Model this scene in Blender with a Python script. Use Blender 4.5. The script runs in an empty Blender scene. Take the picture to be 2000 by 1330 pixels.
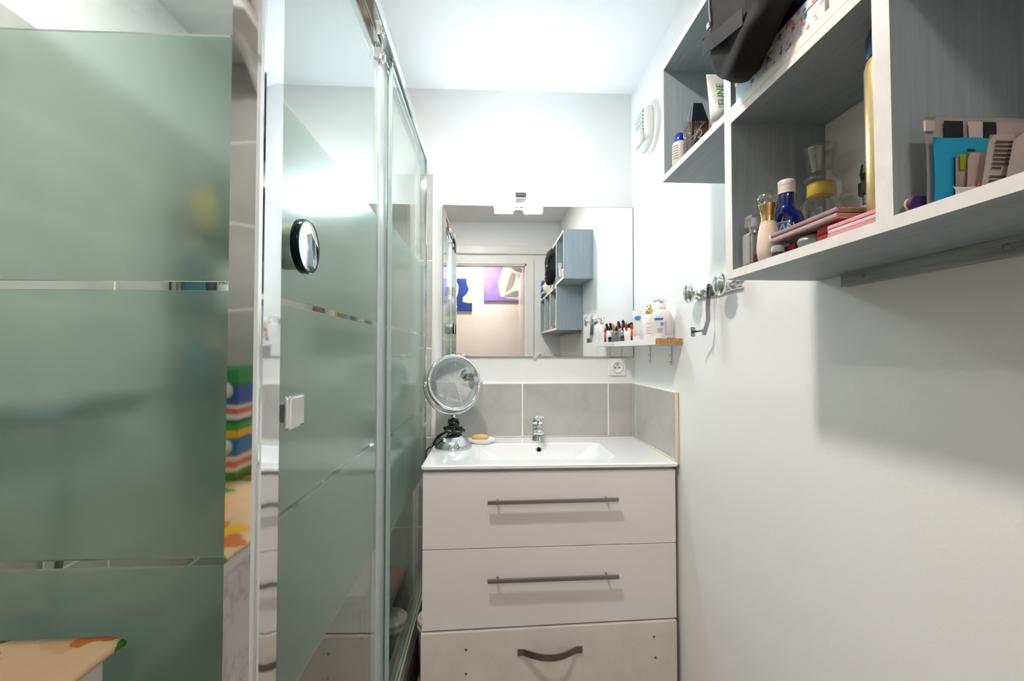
import bpy, bmesh, math, random
from mathutils import Vector, Matrix, noise
random.seed(7)
# ------------------------------------------------------------------ scene, camera, world, exposure
# Coordinates below are metres with z = 0 at eye height; everything is lifted by LIFT at the end (floor at 0).
SC = bpy.context.scene
COL = SC.collection
LIFT = 1.15
FLOOR = -1.15
CEIL = 1.108
XR, XL, YB, YR = 0.608, -1.045, 1.90, -0.20
cam = bpy.data.cameras.new('camera')
cam.sensor_width = 36.0
cam.lens = 16.0
cam.clip_start = 0.01
camo = bpy.data.objects.new('camera', cam)
COL.objects.link(camo)
YAW, PITCH = math.radians(2.8335), math.radians(1.4802)
camo.rotation_euler = (math.pi / 2 + PITCH, 0, -YAW)
camo.location = (0, 0, 0)
SC.camera = camo
SC.view_settings.view_transform = 'Standard'
SC.view_settings.look = 'None'
SC.view_settings.gamma = 1.0
SC.view_settings.use_curve_mapping = False
SC.view_settings.exposure = 1.74
W = bpy.data.worlds.new('world')
SC.world = W
W.use_nodes = True
W.node_tree.nodes['Background'].inputs[0].default_value = (0.9, 0.95, 1.0, 1)
W.node_tree.nodes['Background'].inputs[1].default_value = 0.3
SC.cycles.max_bounces = 8
SC.cycles.transmission_bounces = 6
SC.cycles.diffuse_bounces = 4
SC.cycles.glossy_bounces = 4
SC.cycles.transparent_max_bounces = 16
SC.cycles.adaptive_threshold = 0.1
SC.cycles.adaptive_min_samples = 16

LAMP_E = 33.0
SPOT_W = 4.7
SHOWER_W = 1.2
HALL_W = 4.4

# ------------------------------------------------------------------ materials
def lin(h):
    if isinstance(h, (tuple, list)):
        return tuple(h[:3])
    h = h.lstrip('#')
    o = []
    for i in (0, 2, 4):
        c = int(h[i:i + 2], 16) / 255
        o.append(c / 12.92 if c <= 0.04045 else ((c + 0.055) / 1.055) ** 2.4)
    return tuple(o)

class NT:
    def __init__(s, name):
        s.m = bpy.data.materials.new(name)
        s.m.use_nodes = True
        s.t = s.m.node_tree
        s.t.nodes.clear()
        s.out = s.n('ShaderNodeOutputMaterial')
    def n(s, typ, **kw):
        nd = s.t.nodes.new(typ)
        for k, v in kw.items():
            setattr(nd, k, v)
        return nd
    def l(s, a, b):
        s.t.links.new(a, b)
    def coord(s, scale=(1, 1, 1), kind='Object'):
        tc = s.n('ShaderNodeTexCoord')
        mp = s.n('ShaderNodeMapping')
        mp.inputs['Scale'].default_value = scale
        s.l(tc.outputs[kind], mp.inputs[0])
        return mp.outputs[0]
    def ramp(s, fac, stops, interp='LINEAR'):
        r = s.n('ShaderNodeValToRGB')
        r.color_ramp.interpolation = interp
        el = r.color_ramp.elements
        while len(el) < len(stops):
            el.new(0.5)
        for e, (p, c) in zip(el, stops):
            e.position = p
            e.color = (*lin(c), 1)
        s.l(fac, r.inputs[0])
        return r.outputs[0]
    def noise(s, vec, scale, detail=4, rough=0.55, dist=0.0):
        n = s.n('ShaderNodeTexNoise')
        n.inputs['Scale'].default_value = scale
        n.inputs['Detail'].default_value = detail
        n.inputs['Roughness'].default_value = rough
        n.inputs['Distortion'].default_value = dist
        s.l(vec, n.inputs['Vector'])
        return n.outputs['Fac']
    def bump(s, h, strength, dist=0.002):
        b = s.n('ShaderNodeBump')
        b.inputs['Strength'].default_value = strength
        b.inputs['Distance'].default_value = dist
        s.l(h, b.inputs['Height'])
        return b.outputs[0]

def pbsdf(t, **kw):
    p = t.n('ShaderNodeBsdfPrincipled')
    for k, v in kw.items():
        p.inputs[k].default_value = v
    t.l(p.outputs[0], t.out.inputs[0])
    return p

def mat(name, col, rough=0.5, metal=0.0, var=0.06, scale=18, stretch=(1, 1, 1), bump=0.0, bscale=60, coat=0.0, trans=0.0, ior=1.45, spec=0.5, bdist=0.002):
    t = NT(name)
    p = pbsdf(t, Roughness=rough, Metallic=metal)
    p.inputs['Coat Weight'].default_value = coat
    p.inputs['Transmission Weight'].default_value = trans
    p.inputs['IOR'].default_value = ior
    p.inputs['Specular IOR Level'].default_value = spec
    c = lin(col)
    v = t.coord(stretch)
    f = t.noise(v, scale)
    lo = tuple(max(0, x * (1 - var)) for x in c)
    hi = tuple(min(1, x * (1 + var)) for x in c)
    t.l(t.ramp(f, [(0.3, lo), (0.7, hi)]), p.inputs['Base Color'])
    if bump:
        t.l(t.bump(t.noise(v, bscale, 3), bump, bdist), p.inputs['Normal'])
    return t.m

M = {}
M['wall'] = mat('white_wall_paint', '#efefee', 0.62, var=0.015, scale=3, bump=0.1, bscale=140, spec=0.35)
M['ceil'] = mat('white_ceiling_paint', '#eceded', 0.75, var=0.015, scale=3, bump=0.1, bscale=120)
M['hallwall'] = mat('cream_hall_paint', '#efe6df', 0.7, var=0.02, scale=3, bump=0.1, bscale=120)
M['trimwhite'] = mat('white_gloss_trim', '#eceae6', 0.35, var=0.02, scale=6)
M['doorleaf'] = mat('beige_door_lacquer', '#d8cdbf', 0.3, var=0.03, scale=6)
M['grout'] = mat('pale_grout', '#f3f1ea', 0.8, var=0.05, scale=60)
M['ceramic'] = mat('white_glazed_ceramic', '#f1f2f2', 0.12, var=0.01, coat=0.5)
M['lacquer'] = mat('white_drawer_lacquer', '#e4e1df', 0.38, var=0.02, scale=5)
M['rawboard'] = mat('off_white_painted_board', '#dcd3c8', 0.7, var=0.05, scale=12, bump=0.35, bscale=220)
M['carcass'] = mat('grey_carcass_board', '#8d8781', 0.7, var=0.08)
M['steel'] = mat('brushed_steel', '#9a9b9c', 0.32, metal=1.0, var=0.08, scale=30, stretch=(1, 30, 30))
M['bronze'] = mat('brushed_bronze', '#8f857a', 0.33, metal=1.0, var=0.12, scale=40, stretch=(1, 20, 20))
M['alu'] = mat('satin_aluminium', '#c9c9c4', 0.3, metal=1.0, var=0.04)
M['whiteplastic'] = mat('white_plastic', '#ecebe8', 0.35, var=0.02)
M['black'] = mat('black_plastic', '#15181b', 0.35, var=0.2)
M['blackrubber'] = mat('black_cord_rubber', '#14181c', 0.5, var=0.2)
M['dark'] = mat('dark_hole', '#1c1a19', 0.8, var=0.2)
M['screw'] = mat('zinc_screw', '#9d9a94', 0.4, metal=1.0, var=0.1)
M['paper'] = mat('grey_beige_paper', '#b9aa9f', 0.7, var=0.08, scale=25)
M['ink'] = mat('grey_ink', '#4f4742', 0.8, var=0.1)
M['tray'] = mat('dark_tray_side', '#3a3532', 0.6, var=0.15)

def m_chrome(name, wav=0.0, col='#f2f4f5', rough=0.04, scale=4.0, stretch=(1, 1, 1)):
    t = NT(name)
    p = pbsdf(t, Roughness=rough, Metallic=1.0)
    v = t.coord(stretch)
    c = lin(col)
    t.l(t.ramp(t.noise(v, 6), [(0.3, tuple(x * 0.97 for x in c)), (0.7, c)]), p.inputs['Base Color'])
    if wav:
        t.l(t.bump(t.noise(v, scale, 1), wav, 0.01), p.inputs['Normal'])
    return t.m
M['chrome'] = m_chrome('polished_chrome')
M['post'] = m_chrome('rolled_chrome_profile', 0.10, '#eef1f2', 0.05, 14, (1, 1, 0.35))
M['mirror'] = m_chrome('mirror_silver', 0, '#f4f6f6', 0.0)
M['silverrim'] = m_chrome('worn_chrome_rim', 0.05, '#cfd6d8', 0.12, 30)

def m_tile(name, c1, c2, c3):
    t = NT(name)
    p = pbsdf(t, Roughness=0.42)
    v = t.coord((1, 1, 1))
    f = t.noise(v, 7, 8, 0.62, 0.4)
    t.l(t.ramp(f, [(0.3, c1), (0.5, c2), (0.72, c3)]), p.inputs['Base Color'])
    t.l(t.bump(t.noise(v, 90, 4), 0.12, 0.001), p.inputs['Normal'])
    return t.m
M['tile'] = m_tile('concrete_look_tile', '#a9a5a0', '#b6b3ae', '#c1beb9')

def m_floor():
    t = NT('grey_plank_floor')
    p = pbsdf(t, Roughness=0.5)
    v = t.coord((3, 26, 1))
    t.l(t.ramp(t.noise(v, 3, 6), [(0.3, '#6c625b'), (0.7, '#9a8f86')]), p.inputs['Base Color'])
    return t.m
M['floor'] = m_floor()

def m_shelf(name, axis, cols):
    # brushed grey wash over wood, strokes run along one axis
    t = NT(name)
    p = pbsdf(t, Roughness=0.48)
    st = {'x': (2.5, 60, 60), 'y': (60, 2.5, 60), 'z': (60, 60, 2.5)}[axis]
    v = t.coord(st)
    f = t.noise(v, 2.2, 6, 0.6, 0.6)
    t.l(t.ramp(f, [(0.28, cols[0]), (0.5, cols[1]), (0.75, cols[2])]), p.inputs['Base Color'])
    t.l(t.bump(f, 0.25, 0.001), p.inputs['Normal'])
    return t.m
GREY = ('#8e9a9f', '#98a4a9', '#a3aeb3')
M['shelf_y'] = m_shelf('grey_washed_board_lengthwise', 'y', GREY)
M['shelf_z'] = m_shelf('grey_washed_board_upright', 'z', GREY)
M['batten'] = m_shelf('rough_grey_batten', 'y', ('#7d8586', '#9aa0a0', '#b4b8b6'))
M['edge'] = mat('white_painted_edge', '#e3dfdb', 0.55, var=0.05, scale=40)

def m_clear():
    t = NT('clear_shower_glass')
    tr = t.n('ShaderNodeBsdfTransparent')
    tr.inputs[0].default_value = (0.95, 0.985, 0.975, 1)
    gl = t.n('ShaderNodeBsdfGlossy')
    gl.inputs['Roughness'].default_value = 0.0
    gl.inputs['Color'].default_value = (0.95, 1.0, 0.98, 1)
    lw = t.n('ShaderNodeLayerWeight')
    lw.inputs['Blend'].default_value = 0.5
    pw = t.n('ShaderNodeMath', operation='POWER')
    t.l(lw.outputs['Facing'], pw.inputs[0])
    pw.inputs[1].default_value = 4.0
    ma = t.n('ShaderNodeMath', operation='MULTIPLY_ADD')
    t.l(pw.outputs[0], ma.inputs[0])
    ma.inputs[1].default_value = 0.75
    ma.inputs[2].default_value = 0.035
    mx = t.n('ShaderNodeMixShader')
    t.l(ma.outputs[0], mx.inputs[0])
    t.l(tr.outputs[0], mx.inputs[1])
    t.l(gl.outputs[0], mx.inputs[2])
    t.l(mx.outputs[0], t.out.inputs[0])
    return t.m
M['clear'] = m_clear()

def m_frost(name, tint, dif, rough):
    t = NT(name)
    p = t.n('ShaderNodeBsdfPrincipled')
    p.inputs['Base Color'].default_value = (*lin(tint), 1)
    p.inputs['Roughness'].default_value = rough
    p.inputs['Transmission Weight'].default_value = 1.0
    p.inputs['IOR'].default_value = 1.50
    v = t.coord((1, 1, 1))
    f = t.noise(v, 300, 2)
    df = t.n('ShaderNodeBsdfDiffuse')
    t.l(t.ramp(f, [(0.3, dif), (0.7, tint)]), df.inputs[0])
    tl = t.n('ShaderNodeBsdfTranslucent')
    tl.inputs[0].default_value = (*lin(tint), 1)
    m1 = t.n('ShaderNodeMixShader')
    m1.inputs[0].default_value = 0.6
    t.l(df.outputs[0], m1.inputs[1])
    t.l(tl.outputs[0], m1.inputs[2])
    m2 = t.n('ShaderNodeMixShader')
    m2.inputs[0].default_value = 0.18
    t.l(p.outputs[0], m2.inputs[1])
    t.l(m1.outputs[0], m2.inputs[2])
    t.l(m2.outputs[0], t.out.inputs[0])
    return t.m
M['frost'] = m_frost('frosted_green_glass', '#d1e7de', '#a4d6c4', 0.15)
M['glassedge'] = mat('green_glass_edge', '#6fb0a6', 0.15, var=0.1)
def m_thin():
    t = NT('thin_bottle_glass')
    tr = t.n('ShaderNodeBsdfTransparent')
    tr.inputs[0].default_value = (0.93, 0.92, 0.90, 1)
    gl = t.n('ShaderNodeBsdfGlossy')
    gl.inputs['Roughness'].default_value = 0.04
    lw = t.n('ShaderNodeLayerWeight')
    pw = t.n('ShaderNodeMath', operation='POWER')
    t.l(lw.outputs['Facing'], pw.inputs[0])
    pw.inputs[1].default_value = 1.6
    ma = t.n('ShaderNodeMath', operation='MULTIPLY_ADD')
    t.l(pw.outputs[0], ma.inputs[0])
    ma.inputs[1].default_value = 0.75
    ma.inputs[2].default_value = 0.12
    mx = t.n('ShaderNodeMixShader')
    t.l(ma.outputs[0], mx.inputs[0])
    t.l(tr.outputs[0], mx.inputs[1])
    t.l(gl.outputs[0], mx.inputs[2])
    df = t.n('ShaderNodeBsdfDiffuse')
    df.inputs[0].default_value = (0.85, 0.82, 0.76, 1)
    m3 = t.n('ShaderNodeMixShader')
    m3.inputs[0].default_value = 0.04
    t.l(mx.outputs[0], m3.inputs[1])
    t.l(df.outputs[0], m3.inputs[2])
    t.l(m3.outputs[0], t.out.inputs[0])
    return t.m
M['glass'] = m_thin()
M['smokeglass'] = mat('smoked_glass', '#6b4a36', 0.05, trans=0.75, ior=1.3, var=0.1)
M['amber'] = mat('amber_perfume', '#a8662e', 0.1, trans=0.5, var=0.1)
M['gold'] = mat('polished_gold', '#d9b57c', 0.15, metal=1.0, var=0.05)
M['goldcan'] = mat('gold_ribbed_can', '#d8bf86', 0.32, metal=0.6, var=0.06, scale=50, stretch=(1, 1, 12))

def m_emit(name, col, e):
    t = NT(name)
    em = t.n('ShaderNodeEmission')
    em.inputs[0].default_value = (*col, 1)
    em.inputs[1].default_value = e
    t.l(em.outputs[0], t.out.inputs[0])
    return t.m
M['tube'] = m_emit('lit_glass_shade', (0.75, 0.91, 1.0), LAMP_E)
M['spotlens'] = m_emit('lit_downlight_lens', (1.0, 0.93, 0.85), 6.0)

def solid(col, rough=0.5, **kw):
    k = 'solid_%s_%s' % (col, rough)
    if k not in M:
        M[k] = mat(k, col, rough, **kw)
    return M[k]

def m_patch(name, base, spots, scale, thr=0.42, rough=0.6, stretch=(1, 1, 1)):
    # printed pattern: scattered blobs of several colours over a base colour
    t = NT(name)
    p = pbsdf(t, Roughness=rough)
    v = t.coord(stretch)
    vo = t.n('ShaderNodeTexVoronoi')
    vo.inputs['Scale'].default_value = scale
    nz = t.n('ShaderNodeTexNoise')
    nz.inputs['Scale'].default_value = scale * 1.6
    t.l(v, nz.inputs['Vector'])
    ad = t.n('ShaderNodeVectorMath', operation='MULTIPLY_ADD')
    t.l(nz.outputs['Color'], ad.inputs[0])
    ad.inputs[1].default_value = (0.5 / scale * 2,) * 3
    t.l(v, ad.inputs[2])
    t.l(ad.outputs[0], vo.inputs['Vector'])
    sp = t.n('ShaderNodeSeparateColor')
    t.l(vo.outputs['Color'], sp.inputs[0])
    n = len(spots)
    cr = t.ramp(sp.outputs[0], [(i / n, c) for i, c in enumerate(spots)], 'CONSTANT')
    st = t.n('ShaderNodeMath', operation='LESS_THAN')
    t.l(vo.outputs['Distance'], st.inputs[0])
    st.inputs[1].default_value = thr
    mx = t.n('ShaderNodeMix', data_type='RGBA')
    t.l(st.outputs[0], mx.inputs['Factor'])
    mx.inputs['A'].default_value = (*lin(base), 1)
    t.l(cr, mx.inputs['B'])
    t.l(mx.outputs['Result'], p.inputs['Base Color'])
    return t.m
M['cloth'] = m_patch('fruit_print_cotton', '#eac69c', ['#eac69c', '#efbc22', '#eac69c', '#d97a35', '#3f8a2c', '#e3c197', '#e0b98c'], 20, 0.55, 0.8)
M['floral'] = m_patch('floral_print_card', '#dfdfe2', ['#e58a93', '#dfdfe2', '#2f7fa6', '#c96a7e', '#e5e5ea', '#8f8fb4', '#caa864'], 105, 0.42, 0.4, (1, 1, 1))
M['chipboard'] = m_patch('chipboard_core', '#b98b57', ['#8a5c2c', '#d8b07a', '#a87642', '#caa06a'], 260, 0.45, 0.9)

def m_wicker():
    t = NT('woven_wicker')
    p = pbsdf(t, Roughness=0.8)
    v = t.coord((90, 90, 120))
    w = t.n('ShaderNodeTexChecker')
    w.inputs['Scale'].default_value = 1.0
    w.inputs['Color1'].default_value = (*lin('#b48f68'), 1)
    w.inputs['Color2'].default_value = (*lin('#86653f'), 1)
    t.l(v, w.inputs['Vector'])
    t.l(w.outputs[0], p.inputs['Base Color'])
    return t.m
M['wicker'] = m_wicker()

# ------------------------------------------------------------------ mesh helpers
class MB:
    def __init__(s):
        s.v, s.f, s.mi, s.sm = [], [], [], []
    def add(s, vs, fs, mi=0, smooth=False):
        o = len(s.v)
        s.v += [tuple(v) for v in vs]
        for f in fs:
            s.f.append(tuple(i + o for i in f))
            s.mi.append(mi)
            s.sm.append(smooth)
        return s
    def box(s, x0, x1, y0, y1, z0, z1, mi=0):
        vs = [(x, y, z) for x in (x0, x1) for y in (y0, y1) for z in (z0, z1)]
        return s.add(vs, [(0, 1, 3, 2), (4, 6, 7, 5), (0, 4, 5, 1), (2, 3, 7, 6), (0, 2, 6, 4), (1, 5, 7, 3)], mi)
    def bbox(s, x0, x1, y0, y1, z0, z1, b=0.003, seg=2, mi=0, smooth=False):
        bm = bmesh.new()
        bmesh.ops.create_cube(bm, size=1)
        for v in bm.verts:
            v.co = ((x0 + x1) / 2 + v.co.x * (x1 - x0), (y0 + y1) / 2 + v.co.y * (y1 - y0), (z0 + z1) / 2 + v.co.z * (z1 - z0))
        bmesh.ops.bevel(bm, geom=bm.edges[:] + bm.verts[:], offset=b, segments=seg, affect='EDGES', profile=0.5)
        bm.verts.index_update()
        s.add([v.co[:] for v in bm.verts], [[v.index for v in f.verts] for f in bm.faces], mi, smooth)
        bm.free()
        return s
    def lathe(s, c, prof, n=32, axis='z', sx=1.0, sy=1.0, mi=0, smooth=True, cap=True, rot=None):
        # prof: (radius, height) pairs along the axis
        vs, fs = [], []
        for r, h in prof:
            for k in range(n):
                a = 2 * math.pi * k / n
                p = Vector((r * math.cos(a) * sx, r * math.sin(a) * sy, h))
                if axis == 'x':
                    p = Vector((p.z, p.x, p.y))
                elif axis == '-x':
                    p = Vector((-p.z, -p.x, p.y))
                elif axis == 'y':
                    p = Vector((p.y, p.z, p.x))
                elif axis == '-y':
                    p = Vector((-p.y, -p.z, p.x))
                if rot is not None:
                    p = rot @ p
                vs.append(p + Vector(c))
        m = len(prof)
        for i in range(m - 1):
            for k in range(n):
                k2 = (k + 1) % n
                fs.append((i * n + k, i * n + k2, (i + 1) * n + k2, (i + 1) * n + k))
        s.add(vs, fs, mi, smooth)
        if cap:
            if prof[0][0] > 1e-6:
                s.add(vs[:n], [tuple(range(n - 1, -1, -1))], mi)
            if prof[-1][0] > 1e-6:
                s.add(vs[-n:], [tuple(range(n))], mi)
        return s
    def tube(s, pts, r, n=10, mi=0, closed=False, smooth=True):
        pts = [Vector(p) for p in pts]
        m = len(pts)
        rs = r if isinstance(r, (list, tuple)) else [r] * m
        vs = []
        prev = None
        for i, p in enumerate(pts):
            if closed:
                d = pts[(i + 1) % m] - pts[i - 1]
            else:
                d = pts[min(i + 1, m - 1)] - pts[max(i - 1, 0)]
            d.normalize()
            if prev is None:
                u = d.orthogonal().normalized()
            else:
                u = (prev - d * prev.dot(d)).normalized()
            prev = u
            w = d.cross(u)
            for k in range(n):
                a = 2 * math.pi * k / n
                vs.append(p + (u * math.cos(a) + w * math.sin(a)) * rs[i])
        fs = []
        for i in range(m if closed else m - 1):
            j = (i + 1) % m
            for k in range(n):
                k2 = (k + 1) % n
                fs.append((i * n + k, i * n + k2, j * n + k2, j * n + k))
        if not closed:
            fs.append(tuple(range(n - 1, -1, -1)))
            fs.append(tuple((m - 1) * n + k for k in range(n)))
        return s.add(vs, fs, mi, smooth)
    def prism(s, poly, ax, a, b, mi=0):
        # polygon in the two other axes, extruded along ax from a to b
        def pt(u, v, w):
            return {'x': (w, u, v), 'y': (u, w, v), 'z': (u, v, w)}[ax]
        n = len(poly)
        vs = [pt(u, v, a) for u, v in poly] + [pt(u, v, b) for u, v in poly]
        fs = [tuple(range(n - 1, -1, -1)), tuple(range(n, 2 * n))]
        for k in range(n):
            k2 = (k + 1) % n
            fs.append((k, k2, n + k2, n + k))
        return s.add(vs, fs, mi)
    def loft(s, rings, mi=0, smooth=True, cap=True, closed=True):
        n = len(rings[0])
        vs = [p for r in rings for p in r]
        fs = []
        for i in range(len(rings) - 1):
            for k in range(n if closed else n - 1):
                k2 = (k + 1) % n
                fs.append((i * n + k, i * n + k2, (i + 1) * n + k2, (i + 1) * n + k))
        if cap:
            fs.append(tuple(range(n - 1, -1, -1)))
            fs.append(tuple((len(rings) - 1) * n + k for k in range(n)))
        return s.add(vs, fs, mi, smooth)
    def grid(s, fn, nu, nv, mi=0, smooth=True):
        vs = [fn(i / nu, j / nv) for i in range(nu + 1) for j in range(nv + 1)]
        fs = []
        for i in range(nu):
            for j in range(nv):
                a = i * (nv + 1) + j
                fs.append((a, a + nv + 1, a + nv + 2, a + 1))
        return s.add(vs, fs, mi, smooth)
    def xf(s, m):
        s.v = [tuple(m @ Vector(v)) for v in s.v]
        return s
    def obj(s, name, mats, parent=None, sub=0, solid=0.0):
        me = bpy.data.meshes.new(name)
        vs = s.v
        loc = Vector((0, 0, 0))
        if parent is None:
            xs, ys, zs = zip(*vs)
            loc = Vector(((min(xs) + max(xs)) / 2, (min(ys) + max(ys)) / 2, min(zs)))
            vs = [tuple(Vector(v) - loc) for v in vs]
        me.from_pydata(vs, [], s.f)
        if not isinstance(mats, (list, tuple)):
            mats = [mats]
        for m in mats:
            me.materials.append(M[m] if isinstance(m, str) else m)
        me.polygons.foreach_set('material_index', s.mi)
        me.polygons.foreach_set('use_smooth', s.sm)
        me.update()
        bm = bmesh.new()
        bm.from_mesh(me)
        bmesh.ops.recalc_face_normals(bm, faces=bm.faces[:])
        bm.to_mesh(me)
        bm.free()
        o = bpy.data.objects.new(name, me)
        COL.objects.link(o)
        if parent is None:
            o.location = loc
        else:
            o.parent = parent
            if parent.parent is None:
                o.location = -parent.location      # geometry is given in room coordinates
        if solid:
            md = o.modifiers.new('thickness', 'SOLIDIFY')
            md.thickness = solid
            md.offset = 0
        if sub:
            md = o.modifiers.new('smooth', 'SUBSURF')
            md.levels = md.render_levels = sub
        return o

def tag(o, label, cat, group=None, kind=None):
    if label: o['label'] = label
    if cat: o['category'] = cat
    if group: o['group'] = group
    if kind: o['kind'] = kind
    return o
def thing(name, label, cat, loc=(0, 0, 0), group=None):
    o = bpy.data.objects.new(name, None)
    o.empty_display_size = 0.02
    COL.objects.link(o)
    o.location = loc
    return tag(o, label, cat, group)
def struct(name, b, mats, parent=None):
    o = b.obj(name, mats, parent)
    if parent is None:
        o['kind'] = 'structure'
    return o
def text_mb(body, size, place, mi=0, align='CENTER', ext=0.0002):
    cu = bpy.data.curves.new('lettering', 'FONT')
    cu.body = body
    cu.size = size
    cu.align_x = align
    cu.align_y = 'CENTER'
    cu.extrude = ext
    cu.resolution_u = 2
    o = bpy.data.objects.new('lettering', cu)
    COL.objects.link(o)
    dg = bpy.context.evaluated_depsgraph_get()
    me = bpy.data.meshes.new_from_object(o.evaluated_get(dg))
    b = MB()
    b.add([place(v.co.x, v.co.y, v.co.z) for v in me.vertices], [tuple(p.vertices) for p in me.polygons], mi)
    bpy.data.objects.remove(o)
    bpy.data.meshes.remove(me)
    bpy.data.curves.remove(cu)
    return b
def on_cyl(cx, cy, z, r, ang):
    # wraps flat lettering on an upright cylinder; ang = direction the print faces
    def f(u, v, w):
        a = ang + u / r
        return (cx + (r + w + 0.0004) * math.cos(a), cy + (r + w + 0.0004) * math.sin(a), z + v)
    return f
def rotz(c, a):
    return Matrix.Translation(Vector(c)) @ Matrix.Rotation(a, 4, 'Z') @ Matrix.Translation(-Vector(c))
def rot_about(c, a, ax):
    return Matrix.Translation(Vector(c)) @ Matrix.Rotation(a, 4, ax) @ Matrix.Translation(-Vector(c))

# ------------------------------------------------------------------ structure
struct('floor', MB().box(-1.6, 1.6, -1.5, 2.0, FLOOR - 0.06, FLOOR), 'floor')
struct('ceiling', MB().box(-1.6, 1.6, -1.5, 2.0, CEIL, CEIL + 0.06), 'ceil')
wall_back = struct('wall_back', MB().box(XL - 0.1, XR + 0.1, YB, YB + 0.1, FLOOR, CEIL), 'wall')
wall_right = struct('wall_right', MB().box(XR, XR + 0.1, YR - 0.1, YB, FLOOR, CEIL), 'wall')
wall_left = struct('wall_left', MB().box(XL - 0.1, XL, YR - 0.1, YB, FLOOR, CEIL), 'wall')
DX0, DX1, DZ = -0.45, 0.312, 0.742
wall_rear = struct('wall_rear', MB().box(XL, DX0, YR - 0.1, YR, FLOOR, CEIL).box(DX1, XR, YR - 0.1, YR, FLOOR, CEIL).box(DX0, DX1, YR - 0.1, YR, DZ, CEIL), 'wall')
struct('wall_hall', MB().box(-1.6, 1.6, -1.5, -1.4, FLOOR, CEIL).box(-1.6, -1.5, -1.4, YR - 0.1, FLOOR, CEIL).box(1.5, 1.6, -1.4, YR - 0.1, FLOOR, CEIL).box(-1.5, XL - 0.1, YR - 0.1, YR - 0.02, FLOOR, CEIL).box(XR + 0.1, 1.5, YR - 0.1, YR - 0.02, FLOOR, CEIL), 'hallwall')
# door casing and lintel board round the opening behind the camera
b = MB()
b.box(DX1, DX1 + 0.062, YR, YR + 0.012, FLOOR, DZ + 0.062).box(DX0 - 0.062, DX0, YR, YR + 0.012, FLOOR, DZ + 0.062).box(DX0, DX1, YR, YR + 0.012, DZ, DZ + 0.062)
b.box(DX1 - 0.012, DX1, YR - 0.1, YR, FLOOR, DZ).box(DX0, DX0 + 0.012, YR - 0.1, YR, FLOOR, DZ).box(DX0, DX1, YR - 0.1, YR, DZ - 0.012, DZ)
struct('trim_1', b, 'trimwhite')
struct('trim_2', MB().bbox(XL, XR - 0.002, YR, YR + 0.03, DZ + 0.085, DZ + 0.155, 0.004), 'trimwhite')
d1 = struct('door_1', MB().bbox(DX1 - 0.02, DX1 + 0.02, YR - 0.85, YR - 0.105, FLOOR + 0.01, DZ - 0.012, 0.003), 'doorleaf')
hb = MB().lathe((DX1 - 0.02, YR - 0.79, -0.12), [(0.024, 0), (0.024, 0.006), (0.01, 0.01), (0.009, 0.045)], 20, '-x')
hb.tube([(DX1 - 0.062, YR - 0.79, -0.12), (DX1 - 0.064, YR - 0.74, -0.12), (DX1 - 0.064, YR - 0.68, -0.122)], 0.008)
hb.obj('door_handle', 'steel', d1)

# ---- wall tiles: each tile its own piece
def tile_mesh(ax, w, h, t=0.006):
    k = (ax, round(w, 4), round(h, 4))
    if k not in tile_mesh.c:
        b = MB()
        g = 0.003
        if ax == 'y':
            b.bbox(-w / 2 + g, w / 2 - g, -t / 2, t / 2, -h / 2 + g, h / 2 - g, 0.0008, 1)
        else:
            b.bbox(-t / 2, t / 2, -w / 2 + g, w / 2 - g, -h / 2 + g, h / 2 - g, 0.0008, 1)
        me = bpy.data.meshes.new('tile')
        me.from_pydata(b.v, [], b.f)
        me.materials.append(M['tile'])
        tile_mesh.c[k] = me
    return tile_mesh.c[k]
tile_mesh.c = {}
def tile(ax, u0, u1, z0, z1, at, parent, t=0.006):
    o = bpy.data.objects.new('tile', tile_mesh(ax, u1 - u0, z1 - z0, t))
    COL.objects.link(o)
    o.parent = parent
    c = Vector(((u0 + u1) / 2, at, (z0 + z1) / 2)) if ax == 'y' else Vector((at, (u0 + u1) / 2, (z0 + z1) / 2))
    o.location = c - parent.location
def tile_field(ax, u0, u1, zs, at, parent, w, off=0.0, half=True):
    for r in range(len(zs) - 1):
        z1, z0 = zs[r], zs[r + 1]
        a = u0 + off - (w / 2 if (half and r % 2) else 0)
        while a > u0:
            a -= w
        while a < u1 - 1e-4:
            lo, hi = max(a, u0), min(a + w, u1)
            if hi - lo > 0.012:
                tile(ax, lo, hi, z0, z1, at, parent)
            a += w
TZ = 0.7445
rows_l = [TZ - 0.2115 * i for i in range(9)] + [FLOOR + 0.01]
MB().box(XL, XL + 0.0068, YR, YB, FLOOR, TZ).obj('grout_bed', 'grout', wall_left)
tile_field('x', YR, YB - 0.006, rows_l, XL + 0.0055, wall_left, 0.365, 1.31 - YR)
MB().box(XL, DX0 - 0.062, YR, YR + 0.0068, FLOOR, TZ).obj('grout_bed', 'grout', wall_rear)
tile_field('y', XL + 0.008, DX0 - 0.064, rows_l, YR + 0.0055, wall_rear, 0.365, 0.1)
rows_b = [TZ, 0.381, 0.017, -0.348, -0.712, -1.076, FLOOR + 0.004]
MB().box(XL, -0.234, YB - 0.0068, YB, FLOOR, TZ).obj('grout_bed', 'grout', wall_back)
tile_field('y', XL + 0.008, -0.235, rows_b, YB - 0.0055, wall_back, 0.365, 0.0, False)
MB().box(-0.235, -0.226, YB - 0.010, YB, -0.352, TZ + 0.002).obj('corner_trim', 'trimwhite', wall_back)
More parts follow.
